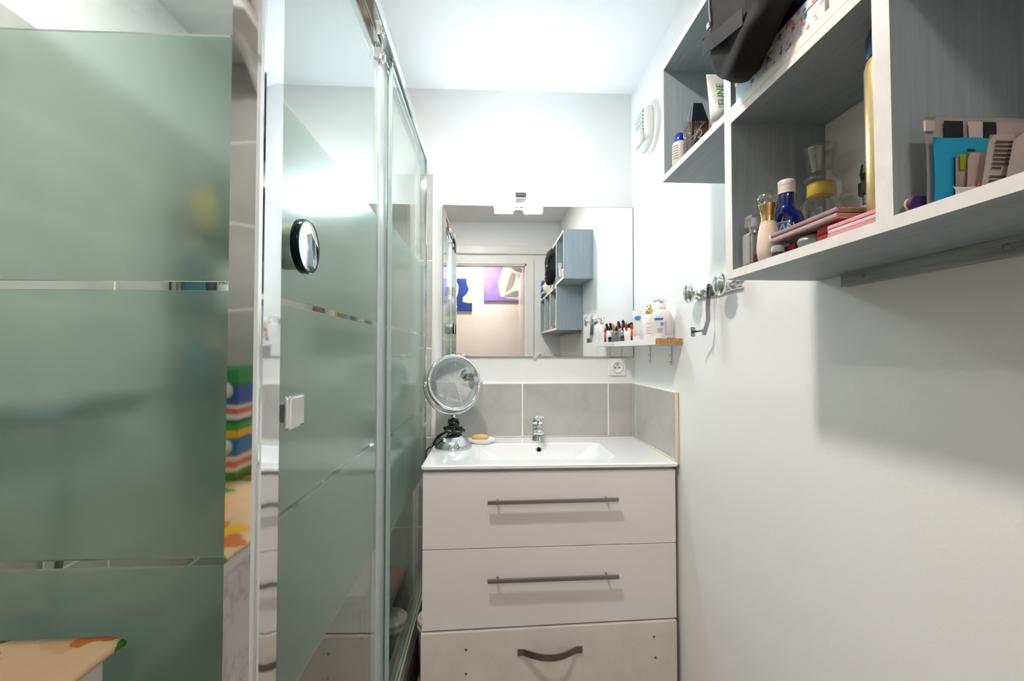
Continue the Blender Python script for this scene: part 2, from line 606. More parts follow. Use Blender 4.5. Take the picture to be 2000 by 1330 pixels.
# splashback behind and beside the basin
SB0, SB1 = -0.350, -0.128
MB().box(-0.226, XR, YB - 0.0068, YB, SB0, SB1 - 0.001).obj('grout_bed', 'grout', wall_back)
for u0, u1 in ((-0.224, 0.137), (0.137, 0.498), (0.498, 0.603)):
    tile('y', u0, u1, SB0, SB1, YB - 0.0055, wall_back)
MB().box(XR - 0.0068, XR, 1.443, YB - 0.009, SB0, SB1 - 0.001).obj('grout_bed', 'grout', wall_right)
for u0, u1 in ((1.846, 1.889), (1.452, 1.846)):
    tile('x', u0, u1, SB0, SB1, XR - 0.0055, wall_right)
MB().bbox(XR - 0.009, XR - 0.0005, 1.436, 1.4525, SB0 - 0.012, SB1, 0.003).obj('sealant_edge', solid('#e0d0b0', 0.5), wall_right)
MB().tube([(XR - 0.0095, 1.45, SB0 + 0.0012), (XR - 0.0095, 1.888, SB0 + 0.0012)], 0.0028, 6).obj('sealant_bead', solid('#e4d9bd', 0.5), wall_right)
MB().tube([(XR - 0.011, 1.890, SB0 + 0.0012), (-0.21, 1.890, SB0 + 0.0012)], 0.0028, 6).obj('sealant_bead', solid('#e4d9bd', 0.5), wall_back)

# ------------------------------------------------------------------ lamps
# lamp over the mirror
L = thing('mirror_lamp', 'lit lamp with two white glass shades and a chrome block above the mirror', 'lamp', (0.125, 1.89, 0.62))
LY, LZ, LX = 1.815, 0.622, 0.1245
MB().bbox(LX - 0.0235, LX + 0.0235, LY - 0.02, LY + 0.02, LZ - 0.0015, LZ + 0.0165, 0.002).obj('centre_block', solid('#6f777c', 0.3, metal=0.9), L)
MB().bbox(LX - 0.0235, LX + 0.0235, LY - 0.021, LY + 0.021, LZ - 0.0135, LZ - 0.003, 0.002).obj('switch_block', 'alu', L)
MB().tube([(LX, LY + 0.015, LZ - 0.008), (LX - 0.001, 1.86, 0.612), (LX - 0.003, 1.888, 0.607)], 0.003, 8).obj('arm', 'alu', L)
MB().bbox(LX - 0.022, LX + 0.02, 1.883, 1.8995, 0.612, 0.632, 0.002).obj('mounting_clip', 'alu', L)
for s in (-1, 1):
    x0 = LX + s * 0.0245
    x1 = LX + s * 0.104
    MB().lathe((x0, LY, LZ), [(0.020, 0), (0.0215, 0.004), (0.0215, abs(x1 - x0) - 0.004), (0.018, abs(x1 - x0))], 24, 'x' if s > 0 else '-x').obj('glass_shade', 'tube', L)
# recessed downlight in the ceiling
SX, SY = -0.15, 0.76
D = thing('ceiling_downlight', 'small round white downlight set into the bathroom ceiling', 'lamp', (SX, SY, CEIL))
MB().lathe((SX, SY, CEIL - 0.005), [(0.030, 0.0), (0.043, 0.0), (0.045, 0.002), (0.045, 0.005)], 32, 'z', cap=False).obj('trim_ring', 'whiteplastic', D)
MB().lathe((SX, SY, CEIL - 0.003), [(0.031, 0.0), (0.031, 0.0015)], 24, 'z').obj('lens', 'spotlens', D)
def area(name, loc, size, w, col, parent=None, rot=(0, 0, 0), shape='DISK', spread=math.pi):
    la = bpy.data.lights.new(name, 'AREA')
    la.shape = shape
    la.size = size
    la.energy = w
    la.color = col
    la.spread = spread
    o = bpy.data.objects.new(name, la)
    COL.objects.link(o)
    o.location = loc
    o.rotation_euler = rot
    if parent:
        o.parent = parent
        o.location = Vector(loc) - parent.location
    return o
area('bulb', (SX, SY, CEIL - 0.008), 0.11, SPOT_W, (1.0, 0.91, 0.83), D)
SX2, SY2 = -0.66, 0.95
D2 = thing('ceiling_downlight', 'small round white downlight set into the ceiling over the shower', 'lamp', (SX2, SY2, CEIL))
MB().lathe((SX2, SY2, CEIL - 0.005), [(0.030, 0.0), (0.043, 0.0), (0.045, 0.002), (0.045, 0.005)], 32, 'z', cap=False).obj('trim_ring', 'whiteplastic', D2)
MB().lathe((SX2, SY2, CEIL - 0.003), [(0.031, 0.0), (0.031, 0.0015)], 24, 'z').obj('lens', 'spotlens', D2)
area('bulb', (SX2, SY2, CEIL - 0.008), 0.06, SHOWER_W, (1.0, 0.94, 0.87), D2)
H = thing('hall_fill_lamp', 'unseen round ceiling lamp added to light the hall beyond the door', 'lamp', (-0.1, -1.06, CEIL))  # unseen lamp, added so the hall looks bright in the mirror
MB().lathe((-0.1, -1.06, CEIL), [(0.12, 0), (0.115, -0.03), (0.08, -0.045), (0.0, -0.05)], 32, 'z').obj('bowl', 'whiteplastic', H)
area('bulb', (-0.1, -1.06, CEIL - 0.06), 0.2, HALL_W, (1.0, 0.91, 0.82), H)

# ------------------------------------------------------------------ shower enclosure
FT, FB = 0.342, -0.482              # frosted film, top and bottom
ZT, ZB = 0.785, -0.945              # glass top and bottom
BANDS = [(0.0655, 0.0755), (-0.2250, -0.2150)]
ZSEG = [(ZB, FB, 0), (FB, BANDS[1][0], 1), (BANDS[1][0], BANDS[1][1], 0), (BANDS[1][1], BANDS[0][0], 1), (BANDS[0][0], BANDS[0][1], 0), (BANDS[0][1], FT, 1), (FT, ZT, 0)]
def pane(x0, x1, y0, y1):
    b = MB()
    zs = [ZSEG[0][0]] + [s[1] for s in ZSEG]
    ring = [(x0, y0), (x1, y0), (x1, y1), (x0, y1)]
    vs = [(x, y, z) for z in zs for x, y in ring]
    thin_x = abs(x1 - x0) < abs(y1 - y0)
    for i, (_, _, mi) in enumerate(ZSEG):
        for k in range(4):
            k2 = (k + 1) % 4
            edge = (k in (0, 2)) if thin_x else (k in (1, 3))
            b.add([vs[i * 4 + k], vs[i * 4 + k2], vs[i * 4 + 4 + k2], vs[i * 4 + 4 + k]], [(0, 1, 2, 3)], 2 if edge else mi)
    b.add(vs[:4], [(3, 2, 1, 0)], 2)
    b.add(vs[-4:], [(0, 1, 2, 3)], 2)
    bm = bmesh.new()
    me = bpy.data.meshes.new('t')
    me.from_pydata(b.v, [], b.f)
    bm.from_mesh(me)
    for f, m in zip(bm.faces, b.mi):
        f.material_index = m
    bmesh.ops.remove_doubles(bm, verts=bm.verts[:], dist=1e-5)
    bm.verts.index_update()
    r = MB()
    r.v = [v.co[:] for v in bm.verts]
    for f in bm.faces:
        r.f.append(tuple(v.index for v in f.verts))
        r.mi.append(f.material_index)
        r.sm.append(False)
    bm.free()
    bpy.data.meshes.remove(me)
    return r
GM = ['clear', 'frost', 'glassedge']
PX = -0.283        # plane of the sliding pane
FX = -0.266        # plane of the fixed pane
PY = 0.50          # front return panel
S = thing('shower_enclosure', 'shower enclosure of striped frosted glass with chrome profiles and sliding door', 'shower', (-0.28, 1.2, -0.98))
fp = pane(XL + 0.012, -0.274, PY - 0.003, PY + 0.003).obj('front_pane', GM, S)
sp = pane(PX - 0.003, PX + 0.003, 0.556, 1.262).obj('sliding_pane', GM, S)
bp = pane(FX - 0.003, FX + 0.003, 1.228, 1.878).obj('fixed_pane', GM, S)
# chrome corner post: wide face towards the room entrance, rounded lip, long side face
b = MB()
poly = [(-0.2740, 0.4905), (-0.2475, 0.4905), (-0.2445, 0.4925), (-0.2440, 0.4960), (-0.2452, 0.4990), (-0.2450, 0.5010), (-0.2440, 0.5035), (-0.2440, 0.5440), (-0.2455, 0.5460), (-0.2900, 0.5460), (-0.2900, 0.5300), (-0.2740, 0.5250)]
b.prism(poly, 'z', -0.985, 0.82)
b.obj('corner_post', 'post', S)
MB().bbox(PX - 0.012, PX + 0.004, 0.5465, 0.566, ZB, ZT, 0.002).obj('magnetic_seal', solid('#e9ecec', 0.3), S)
b = MB().bbox(-0.300, -0.256, 0.546, 1.899, 0.788, 0.822, 0.003)
b.bbox(-0.2895, -0.2765, 0.546, 1.899, 0.779, 0.789, 0.001)
b.obj('top_rail', 'chrome', S)
b = MB().bbox(-0.300, -0.256, 0.546, 1.899, -0.985, -0.962, 0.003)
b.bbox(-0.2605, -0.256, 0.546, 1.899, -0.963, -0.938, 0.001).bbox(-0.300, -0.2955, 0.546, 1.899, -0.963, -0.938, 0.001)
b.obj('bottom_rail', solid('#cfc6b4', 0.3, metal=0.5), S)
MB().bbox(XL + 0.010, -0.274, PY - 0.012, PY + 0.012, -0.985, -0.938, 0.003).obj('front_sill', 'chrome', S)
MB().bbox(XL + 0.010, -0.274, PY - 0.012, PY + 0.012, 0.783, 0.822, 0.003).obj('front_head_rail', 'chrome', S)
MB().bbox(-0.300, -0.256, 1.866, 1.8935, -0.96, 0.79, 0.003).obj('wall_profile', 'post', S)
MB().bbox(XL + 0.009, XL + 0.034, PY - 0.014, PY + 0.014, -0.96, 0.79, 0.003).obj('wall_profile', 'post', S)
MB().bbox(PX - 0.008, PX + 0.006, 1.150, 1.232, ZB, ZT, 0.002).obj('door_stile', solid('#dfe6e6', 0.25, trans=0.35), S)
MB().bbox(FX - 0.006, FX + 0.0045, 1.221, 1.2285, ZB, ZT, 0.001).obj('edge_seal', solid('#c3d6d4', 0.2, trans=0.4), S)
for yy in (0.62, 1.155):
    r = MB().bbox(PX - 0.010, PX + 0.010, yy - 0.016, yy + 0.016, 0.738, 0.768, 0.003).obj('roller_carriage', 'whiteplastic', S)
    MB().lathe((PX + 0.010, yy, 0.752), [(0.011, 0), (0.011, 0.007), (0.005, 0.008)], 18, 'x').obj('roller_wheel', 'chrome', r)
# square door pull
h = MB().bbox(-0.2465, -0.2385, 0.5590, 0.6050, -0.0945, -0.0525, 0.004, 3).obj('door_pull', 'chrome', S)
MB().bbox(PX + 0.003, -0.2465, 0.5680, 0.5900, -0.086, -0.062, 0.002).obj('pull_mount', solid('#8d9a92', 0.3, metal=0.8), h)
# shower tray
b = MB()
b.box(XL + 0.002, -0.25, 0.485, 1.895, FLOOR + 0.001, -1.03, 1)
b.box(XL + 0.002, XL + 0.05, 0.485, 1.895, -1.03, -0.986).box(-0.31, -0.25, 0.485, 1.895, -1.03, -0.986).box(XL + 0.05, -0.31, 0.485, 0.54, -1.03, -0.986).box(XL + 0.05, -0.31, 1.84, 1.895, -1.03, -0.986)
tr = b.obj('shower_tray', [solid('#4b4742', 0.4, var=0.1), 'tray'])
tag(tr, 'raised shower tray with dark base under the glass enclosure', 'shower tray')

# round suction shaving mirror stuck on the sliding pane
my, mz, mr = 0.634, 0.1445, 0.0370
SMR = thing('shaving_mirror', 'small round suction mirror with black rim stuck on the frosted pane', 'mirror', (PX + 0.003, my, mz))
MB().lathe((PX + 0.003, my, mz), [(mr * 0.85, 0), (mr * 0.85, 0.022)], 40, 'x').obj('suction_cup', solid('#b9c9b4', 0.3, trans=0.5), SMR)
MB().lathe((PX + 0.025, my, mz), [(mr - 0.001, 0), (mr, 0.0005), (mr, 0.0108), (mr - 0.0004, 0.0112), (mr - 0.0012, 0.0108)], 64, 'x').obj('rim', solid('#16282e', 0.18, metal=0.9), SMR)
MB().lathe((PX + 0.0357, my, mz), [(mr - 0.0012, 0), (mr * 0.5, 0.0008), (0.0, 0.0011)], 64, 'x').obj('mirror_glass', 'mirror', SMR)

# ---- things inside the shower
def bottle(name, label, cat, c, r, h, body, cap, sx=1.0, sy=1.0, neck=0.4, caph=0.16, group=None, labelcol=None, n=24, lfac=None):
    T = thing(name, label, cat, c, group)
    x, y, z = c
    hb = h * (1 - caph)
    MB().lathe(c, [(r * 0.92, 0), (r, h * 0.02), (r, hb * 0.78), (r * 0.85, hb * 0.9), (r * neck, hb)], n, 'z', sx, sy).obj('body', body, T)
    MB().lathe((x, y, z + hb), [(r * neck * 1.1, 0), (r * neck * 1.1, h * caph * 0.9), (r * neck, h * caph)], n, 'z').obj('cap', cap, T)
    if labelcol:
        MB().lathe((x, y, z + hb * 0.18), [(r * 1.008, 0), (r * 1.008, hb * 0.45)], n, 'z', sx, sy, cap=False).obj('print_band', labelcol, T)
    return T
def caddy(name, label, x0, x1, y0, y1, levels, z1, mt):
    T = thing(name, label, 'shower rack', ((x0 + x1) / 2, (y0 + y1) / 2, levels[-1]))
    for z in levels:
        b = MB()
        for zz in (z, z + 0.045):
            b.tube([(x0, y0, zz), (x1, y0, zz), (x1, y1, zz), (x0, y1, zz)], 0.0025, 6, closed=True)
        b2 = b.obj('basket_rim', mt, T)
        g = MB()
        if (y1 - y0) > (x1 - x0):
            n = max(2, int((y1 - y0) / 0.022))
            for i in range(n + 1):
                yy = y0 + (y1 - y0) * i / n
                g.box(x0, x1, yy - 0.001, yy + 0.001, z - 0.002, z)
        else:
            n = max(2, int((x1 - x0) / 0.022))
            for i in range(n + 1):
                xx = x0 + (x1 - x0) * i / n
                g.box(xx - 0.001, xx + 0.001, y0, y1, z - 0.002, z)
        o = g.obj('basket_wires', mt, b2)
        o['kind'] = 'stuff'
    b = MB()
    if (y1 - y0) > (x1 - x0):
        for yy in (y0 + 0.02, y1 - 0.02):
            MB().tube([(x0, yy, levels[-1]), (x0, yy, z1)], 0.003, 6).obj('upright', mt, T)
    else:
        for xx in (x0 + 0.02, x1 - 0.02):
            MB().tube([(xx, y1, levels[-1]), (xx, y1, z1)], 0.003, 6).obj('upright', mt, T)
    return T
dm = solid('#2c4246', 0.35, metal=0.6)
caddy('shower_rack', 'dark wire rack with three baskets in the far left shower corner', XL + 0.014, XL + 0.13, 1.50, 1.86, [0.40, 0.14, -0.16], 0.62, dm)
teal, navy, yel, org = solid('#1f5a63', 0.35), solid('#16323e', 0.4), solid('#c9a64b', 0.4), solid('#b9783f', 0.5)
wh = solid('#d9dcd8', 0.35)
xs = XL + 0.07
bottle('shampoo_bottle', 'tall dark teal shampoo bottle on the middle wire basket beside the black tube', 'bottle', (xs, 1.545, 0.143), 0.034, 0.23, teal, yel, caph=0.12)
bottle('shampoo_bottle', 'black squeeze tube on the middle wire basket of the shower', 'bottle', (xs, 1.62, 0.143), 0.028, 0.17, solid('#0d1416', 0.4), 'black')
wb = bottle('shampoo_bottle', 'white shampoo bottle with black lettering on the middle wire basket', 'bottle', (xs + 0.01, 1.718, 0.143), 0.036, 0.21, wh, teal, labelcol=solid('#cfd6d4', 0.4))
text_mb('PROF', 0.022, on_cyl(xs + 0.01, 1.718, 0.250, 0.0364, math.radians(-62))).obj('lettering', 'black', wb)
bottle('shampoo_bottle', 'ochre conditioner bottle on the middle wire basket of the shower', 'bottle', (xs, 1.812, 0.143), 0.030, 0.15, org, teal)
bottle('shampoo_bottle', 'tall yellow bottle on the top wire basket of the shower', 'bottle', (xs, 1.60, 0.403), 0.034, 0.19, yel, teal)
bottle('shampoo_bottle', 'teal bottle on the top wire basket of the shower', 'bottle', (xs, 1.70, 0.403), 0.036, 0.22, teal, navy)
bottle('shampoo_bottle', 'small ochre jar on the top wire basket of the shower', 'bottle', (xs, 1.79, 0.403), 0.036, 0.09, org, navy)
bottle('shampoo_bottle', 'broad teal gel bottle on the lower wire basket of the shower', 'bottle', (xs, 1.56, -0.157), 0.042, 0.24, teal, navy)
bottle('shampoo_bottle', 'dark navy gel bottle on the lower wire basket of the shower', 'bottle', (xs, 1.68, -0.157), 0.040, 0.21, navy, yel)
bottle('shampoo_bottle', 'small yellow bottle on the lower wire basket of the shower', 'bottle', (xs, 1.79, -0.157), 0.032, 0.14, yel, teal)
tw = MB().grid(lambda u, v: (XL + 0.045 + 0.012 * math.sin(u * 14) + 0.02 * v, 1.60 + 0.17 * u, -0.19 - 0.34 * v), 24, 12).obj('bath_glove', solid('#3f6a66', 0.9, bump=0.5), None, 1, 0.008)
tag(tw, 'dark green bath cloth hanging below the wire rack in the shower', 'cloth')
hk = tw
# shelf with bottles on the back wall of the shower
caddy('shower_rack', 'thin wire shelf with small bottles on the back wall of the shower', -0.71, -0.37, 1.80, 1.888, [0.075], 0.3, M['alu'])
cols = [('#7c2530', '#1d2a20', 'maroon'), ('#d9c489', '#8a6a4a', 'cream yellow'), ('#7a7465', '#2d3330', 'olive grey'), ('#d6c9a2', '#b98a5a', 'pale straw'), ('#b9b08f', '#cfc8b0', 'sage'), ('#cf9aa0', '#8a2c3a', 'pink')]
for i, (cb, cc, nm) in enumerate(cols):
    bottle('toiletry_bottle', '%s toiletry bottle in the row on the back shower shelf' % nm, 'bottle', (-0.68 + i * 0.057, 1.845, 0.078), 0.0235, 0.15 + 0.02 * ((i * 7) % 3), solid(cb, 0.35), solid(cc, 0.4), group='bottles on the back shower shelf')
# mixer tap with hose and lever on the left shower wall
T = thing('shower_mixer', 'chrome shower mixer with lever and hose on the left shower wall', 'tap', (XL + 0.008, 1.05, -0.12))
dk = solid('#3c5a60', 0.25, metal=0.9)
MB().tube([(XL + 0.07, 0.98, -0.14), (XL + 0.07, 1.30, -0.14)], 0.022, 16).obj('mixer_body', dk, T)
for yy in (1.02, 1.26):
    MB().lathe((XL + 0.0085, yy, -0.14), [(0.03, 0), (0.03, 0.006), (0.014, 0.012), (0.014, 0.062)], 20, 'x').obj('wall_union', dk, T)
MB().tube([(XL + 0.09, 1.14, -0.12), (XL + 0.18, 1.13, -0.105), (XL + 0.26, 1.12, -0.10)], [0.011, 0.010, 0.008], 10).obj('lever', dk, T)
hp = [(XL + 0.07, 1.1, -0.165), (XL + 0.09, 1.08, -0.4), (XL + 0.12, 1.02, -0.62), (XL + 0.11, 0.92, -0.45), (XL + 0.09, 0.86, 0.05), (XL + 0.06, 0.84, 0.385)]
MB().tube(hp, 0.007, 8).obj('hose', dk, T)
T2 = thing('hand_shower', 'hand shower head resting in a wall holder in the shower', 'shower head', (XL + 0.03, 0.83, 0.35))
MB().tube([(XL + 0.0085, 0.84, 0.44), (XL + 0.05, 0.84, 0.45)], 0.014, 12).obj('wall_holder', dk, T2)
MB().tube([(XL + 0.06, 0.84, 0.40), (XL + 0.075, 0.85, 0.5), (XL + 0.10, 0.86, 0.56)], [0.012, 0.013, 0.016], 12).obj('handle', dk, T2)
MB().lathe((XL + 0.09, 0.862, 0.575), [(0.012, 0.012), (0.045, 0.008), (0.048, -0.006), (0.044, -0.012)], 28, 'z', rot=Matrix.Rotation(math.radians(35), 3, 'Y')).obj('spray_head', dk, T2)
# things lying at the bottom, by the far pane
b = MB()
rn = []
for i in range(9):
    t = i / 8
    rr = 0.030 + 0.022 * math.sin(math.pi * t) ** 0.7
    rn.append([(-0.365 + 0.10 * (t - 0.5) + 0.0 * k, 1.735 + rr * 1.2 * math.cos(a) + 0.03 * t, -0.862 + rr * math.sin(a) * (1 + 0.12 * math.sin(5 * a + 9 * t))) for k, a in enumerate([2 * math.pi * j / 14 for j in range(14)])])
b.loft(rn)
tag(b.obj('cloth_bundle', solid('#a8623c', 0.9, bump=0.6), None, 1), 'crumpled orange brown cloth bundle on the stool in the shower', 'cloth')
st = thing('shower_stool', 'dark low stool in the shower carrying the orange cloth bundle', 'stool', (-0.39, 1.755, -1.03))
MB().bbox(-0.47, -0.318, 1.68, 1.83, -0.935, -0.918, 0.004).obj('seat', solid('#23201f', 0.5), st)
for px in (-0.46, -0.325):
    for py in (1.69, 1.82):
        MB().tube([(px, py, -1.029), (px, py, -0.93)], 0.008, 8).obj('leg', solid('#23201f', 0.5), st)
# bucket between shower and vanity; darker second one stands in for its reflection in the glass
def bucket(label, c, r, h, pc='#a7a29f', lc='#c9c2bd'):
    T = thing('paint_bucket', label, 'bucket', c)
    MB().lathe(c, [(r * 0.82, 0), (r * 0.95, h * 0.86), (r * 0.95, h * 0.87)], 32, 'z').obj('pail', solid(pc, 0.5, var=0.1), T)
    MB().lathe((c[0], c[1], c[2] + h * 0.84), [(r, 0), (r * 1.03, h * 0.02), (r * 1.03, h * 0.06), (r * 0.98, h * 0.075), (r * 1.02, h * 0.085), (r * 1.02, h * 0.13), (r * 0.93, h * 0.155), (r * 0.9, h * 0.15), (0.0, h * 0.14)], 32, 'z').obj('lid', solid(lc, 0.5, var=0.12), T)
    return T
bucket('grey plastic paint bucket with pale lid squeezed between shower and vanity', (-0.189, 1.60, FLOOR), 0.056, 0.25)
bucket('grey lidded bucket added inside the shower as the reflection seen in the glass', (-0.358, 1.62, -1.029), 0.042, 0.095, '#5f5d5b', '#8d8885')
# ------------------------------------------------------------------ vanity unit, basin, tap
VX0, VX1, VF = -0.207, 0.595, 1.440
V = thing('vanity_unit', 'white vanity cabinet with three drawers under the basin', 'cabinet', (0.19, 1.65, FLOOR))
b = MB().box(VX0 + 0.004, VX0 + 0.02, VF + 0.02, 1.885, -0.845, -0.372).box(VX1 - 0.020, VX1 - 0.004, VF + 0.02, 1.885, -0.845, -0.372)
b.box(VX0 + 0.02, VX1 - 0.02, VF + 0.02, 1.885, -0.86, -0.845).box(VX0 + 0.02, VX1 - 0.02, 1.87, 1.885, -0.845, -0.372).box(VX0 + 0.02, VX1 - 0.02, VF + 0.02, VF + 0.034, -0.387, -0.372)
b.obj('body', 'lacquer', V)
b = MB().box(VX0 + 0.09, VX1 - 0.02, VF + 0.022, 1.885, FLOOR + 0.001, -0.861)
b.obj('plinth', 'carcass', V)
def front(x0, x1, z0l, z1l, z0r, z1r, y0, y1, mi=0):
    # a drawer front whose edges may run slightly out of level
    b = MB()
    vs = [(x0, y0, z0l), (x1, y0, z0r), (x1, y0, z1r), (x0, y0, z1l), (x0, y1, z0l), (x1, y1, z0r), (x1, y1, z1r), (x0, y1, z1l)]
    fs = [(0, 1, 2, 3), (5, 4, 7, 6), (4, 0, 3, 7), (1, 5, 6, 2), (3, 2, 6, 7), (4, 5, 1, 0)]
    bm = bmesh.new()
    vv = [bm.verts.new(v) for v in vs]
    for f in fs:
        bm.faces.new([vv[i] for i in f])
    bmesh.ops.bevel(bm, geom=bm.edges[:], offset=0.0012, segments=2, affect='EDGES')
    bm.verts.index_update()
    b.add([v.co[:] for v in bm.verts], [[v.index for v in f.verts] for f in bm.faces])
    bm.free()
    return b
fr1 = front(VX0, VX1, -0.6135, -0.3755, -0.6065, -0.3755, VF, VF + 0.018).obj('drawer', 'lacquer', V)
fr2 = front(VX0, VX1, -0.862, -0.6155, -0.8425, -0.6085, VF, VF + 0.018).obj('drawer', 'lacquer', V)
for fr, zl, zr in ((fr1, -0.4635, -0.4600), (fr2, -0.7020, -0.6975)):
    b = MB()
    x0, x1 = -0.005, 0.403
    y0 = VF - 0.030
    b.add([(x, y, (zl if x == x0 else zr) + dz) for x in (x0, x1) for y in (y0, y0 + 0.010) for dz in (-0.005, 0.005)],
          [(0, 1, 3, 2), (4, 6, 7, 5), (0, 4, 5, 1), (2, 3, 7, 6), (0, 2, 6, 4), (1, 5, 7, 3)])
    hd = b.obj('handle', 'steel', fr)
    for px in (0.026, 0.369):
        pz = zl + (zr - zl) * (px - x0) / (x1 - x0)
        MB().tube([(px, y0 + 0.008, pz), (px, VF + 0.001, pz)], 0.0032, 10).obj('handle_post', 'steel', fr)
fr3 = front(VX0 - 0.003, VX1 - 0.002, FLOOR + 0.02, -0.8680, FLOOR + 0.02, -0.8480, VF - 0.006, VF + 0.012).obj('drawer', 'rawboard', V)
# arched strap handle
b = MB()
rings = []
x0, x1 = 0.088, 0.290
for i in range(25):
    t = i / 24
    x = x0 + (x1 - x0) * t
    s = max(0.0, min(1.0, (t - 0.10) / 0.8))
    bow = math.sin(math.pi * s) ** 0.9 if 0 < s < 1 else 0.0
    y = VF - 0.0065 - 0.032 * bow
    z = -0.930 + 0.003 * t
    hh = 0.0095
    rings.append([(x, y - 0.004, z - hh), (x, y, z - hh), (x, y, z + hh), (x, y - 0.004, z + hh)])
b.loft(rings, smooth=False)
b.obj('handle', 'bronze', fr3)
for sx, sz in ((-0.071, -0.917), (-0.071, -0.990), (0.519, -0.895), (0.523, -0.960)):
    MB().lathe((sx, VF - 0.006, sz), [(0.0045, -0.0005), (0.004, 0.0012), (0.002, 0.0008), (0.0, 0.0008)], 12, '-y').obj('screw', 'screw', fr3)

# ceramic basin top with a sloping rectangular bowl
def basin():
    bm = bmesh.new()
    ZT_, ZU = -0.3515, -0.3660
    X0, X1, Y0, Y1 = -0.212, 0.6015, 1.432, 1.8905
    def rect(x0, x1, y0, y1, z, r, n=5):
        out = []
        for cx, cy, a0 in ((x1 - r, y0 + r, -90), (x1 - r, y1 - r, 0), (x0 + r, y1 - r, 90), (x0 + r, y0 + r, 180)):
            for i in range(n + 1):
                a = math.radians(a0 + 90 * i / n)
                out.append((cx + r * math.cos(a), cy + r * math.sin(a), z))
        return out
    rings = [rect(X0 + .004, X1 - .004, Y0 + .004, Y1 - .001, ZU, 0.006), rect(X0, X1, Y0, Y1, ZU + 0.003, 0.008), rect(X0, X1, Y0, Y1, ZT_ - 0.004, 0.008), rect(X0 + .004, X1 - .004, Y0 + .004, Y1 - .001, ZT_, 0.006),
             rect(-0.045, 0.425, 1.492, 1.762, ZT_, 0.03), rect(-0.040, 0.420, 1.497, 1.758, ZT_ - 0.003, 0.028), rect(0.040, 0.340, 1.56, 1.742, ZT_ - 0.075, 0.03), rect(0.075, 0.305, 1.60, 1.715, ZT_ - 0.092, 0.03)]
    b = MB()
    b.loft([[Vector(p) for p in r] for r in rings], cap=False, smooth=False)
    n = len(rings[0])
    b.add(rings[-1], [tuple(range(n))])
    # underside of the slab and outer shell of the bowl
    lo = [rect(X0 + .004, X1 - .004, Y0 + .004, Y1 - .001, ZU, 0.006), rect(-0.06, 0.44, 1.478, 1.77, ZU - 0.001, 0.03), rect(0.02, 0.36, 1.54, 1.755, ZT_ - 0.09, 0.03), rect(0.06, 0.32, 1.59, 1.73, ZT_ - 0.108, 0.03)]
    b.loft([[Vector(p) for p in r] for r in lo], cap=False, smooth=False)
    b.add(lo[-1], [tuple(range(n))])
    bm.free()
    return b
BS = basin().obj('washbasin', 'ceramic')
tag(BS, 'white ceramic basin top with shallow rectangular bowl on the vanity', 'washbasin')
# overflow hole in the sloping back of the bowl
c = Vector((0.190, 1.7535, -0.3740))
MB().lathe(c, [(0.0125, 0.0), (0.0125, 0.0022), (0.0085, 0.0030), (0.0085, 0.0010)], 24, '-y', rot=Matrix.Rotation(math.radians(-14), 3, 'X'), cap=False).obj('overflow_ring', 'chrome', BS).location = -BS.location
MB().lathe(c, [(0.0085, 0.0008), (0.0, 0.0008)], 24, '-y', rot=Matrix.Rotation(math.radians(-14), 3, 'X')).obj('overflow_hole', 'dark', BS).location = -BS.location
MB().lathe((0.19, 1.655, -0.4434), [(0.030, 0.0), (0.030, 0.003), (0.022, 0.005), (0.0, 0.006)], 28, 'z').obj('drain_plug', 'chrome', BS).location = -BS.location

# single lever basin tap
tx, ty, tz = 0.192, 1.818, -0.3515
T = thing('basin_tap', 'chrome single lever tap behind the basin bowl', 'tap', (tx, ty, tz))
MB().lathe((tx, ty, tz), [(0.025, 0), (0.0255, 0.003), (0.0235, 0.006), (0.022, 0.03), (0.0225, 0.055), (0.022, 0.066)], 32, 'z').obj('body', 'chrome', T)
rings = []
for t, (yy, zz, hw, hh) in enumerate([(ty - 0.002, tz + 0.040, 0.0185, 0.016), (ty - 0.03, tz + 0.043, 0.0175, 0.014), (ty - 0.07, tz + 0.046, 0.0165, 0.011), (ty - 0.098, tz + 0.047, 0.0155, 0.009), (ty - 0.104, tz + 0.047, 0.012, 0.006)]):
    rings.append([(tx + hw * math.cos(a) * (1 if abs(math.cos(a)) < .9 else 1), yy, zz + hh * math.sin(a)) for a in [2 * math.pi * k / 20 for k in range(20)]])
so = MB().loft(rings).obj('spout', 'chrome', T)
MB().lathe((tx, ty - 0.092, tz + 0.036), [(0.0105, 0.006), (0.0115, 0.0), (0.0115, -0.006), (0.009, -0.007)], 20, 'z').obj('aerator', 'steel', so)
MB().lathe((tx, ty, tz + 0.067), [(0.021, 0), (0.0225, 0.002), (0.0225, 0.014), (0.0205, 0.022), (0.012, 0.026), (0, 0.027)], 32, 'z').obj('lever_cap', 'chrome', T)
rings = []
for yy, zz, hw, hh in [(ty + 0.012, tz + 0.086, 0.016, 0.006), (ty - 0.01, tz + 0.092, 0.019, 0.007), (ty - 0.04, tz + 0.097, 0.020, 0.005), (ty - 0.072, tz + 0.103, 0.0195, 0.004), (ty - 0.078, tz + 0.104, 0.016, 0.002)]:
    rings.append([(tx + hw * math.copysign(abs(math.cos(a)) ** 0.6, math.cos(a)), yy, zz + hh * math.sin(a)) for a in [2 * math.pi * k / 20 for k in range(20)]])
MB().loft(rings).obj('lever', 'chrome', T)
MB().lathe((tx, ty - 0.0225, tz + 0.076), [(0.004, 0), (0.004, 0.001), (0, 0.0012)], 14, '-y').obj('temperature_dot', solid('#b0555a', 0.4), T)

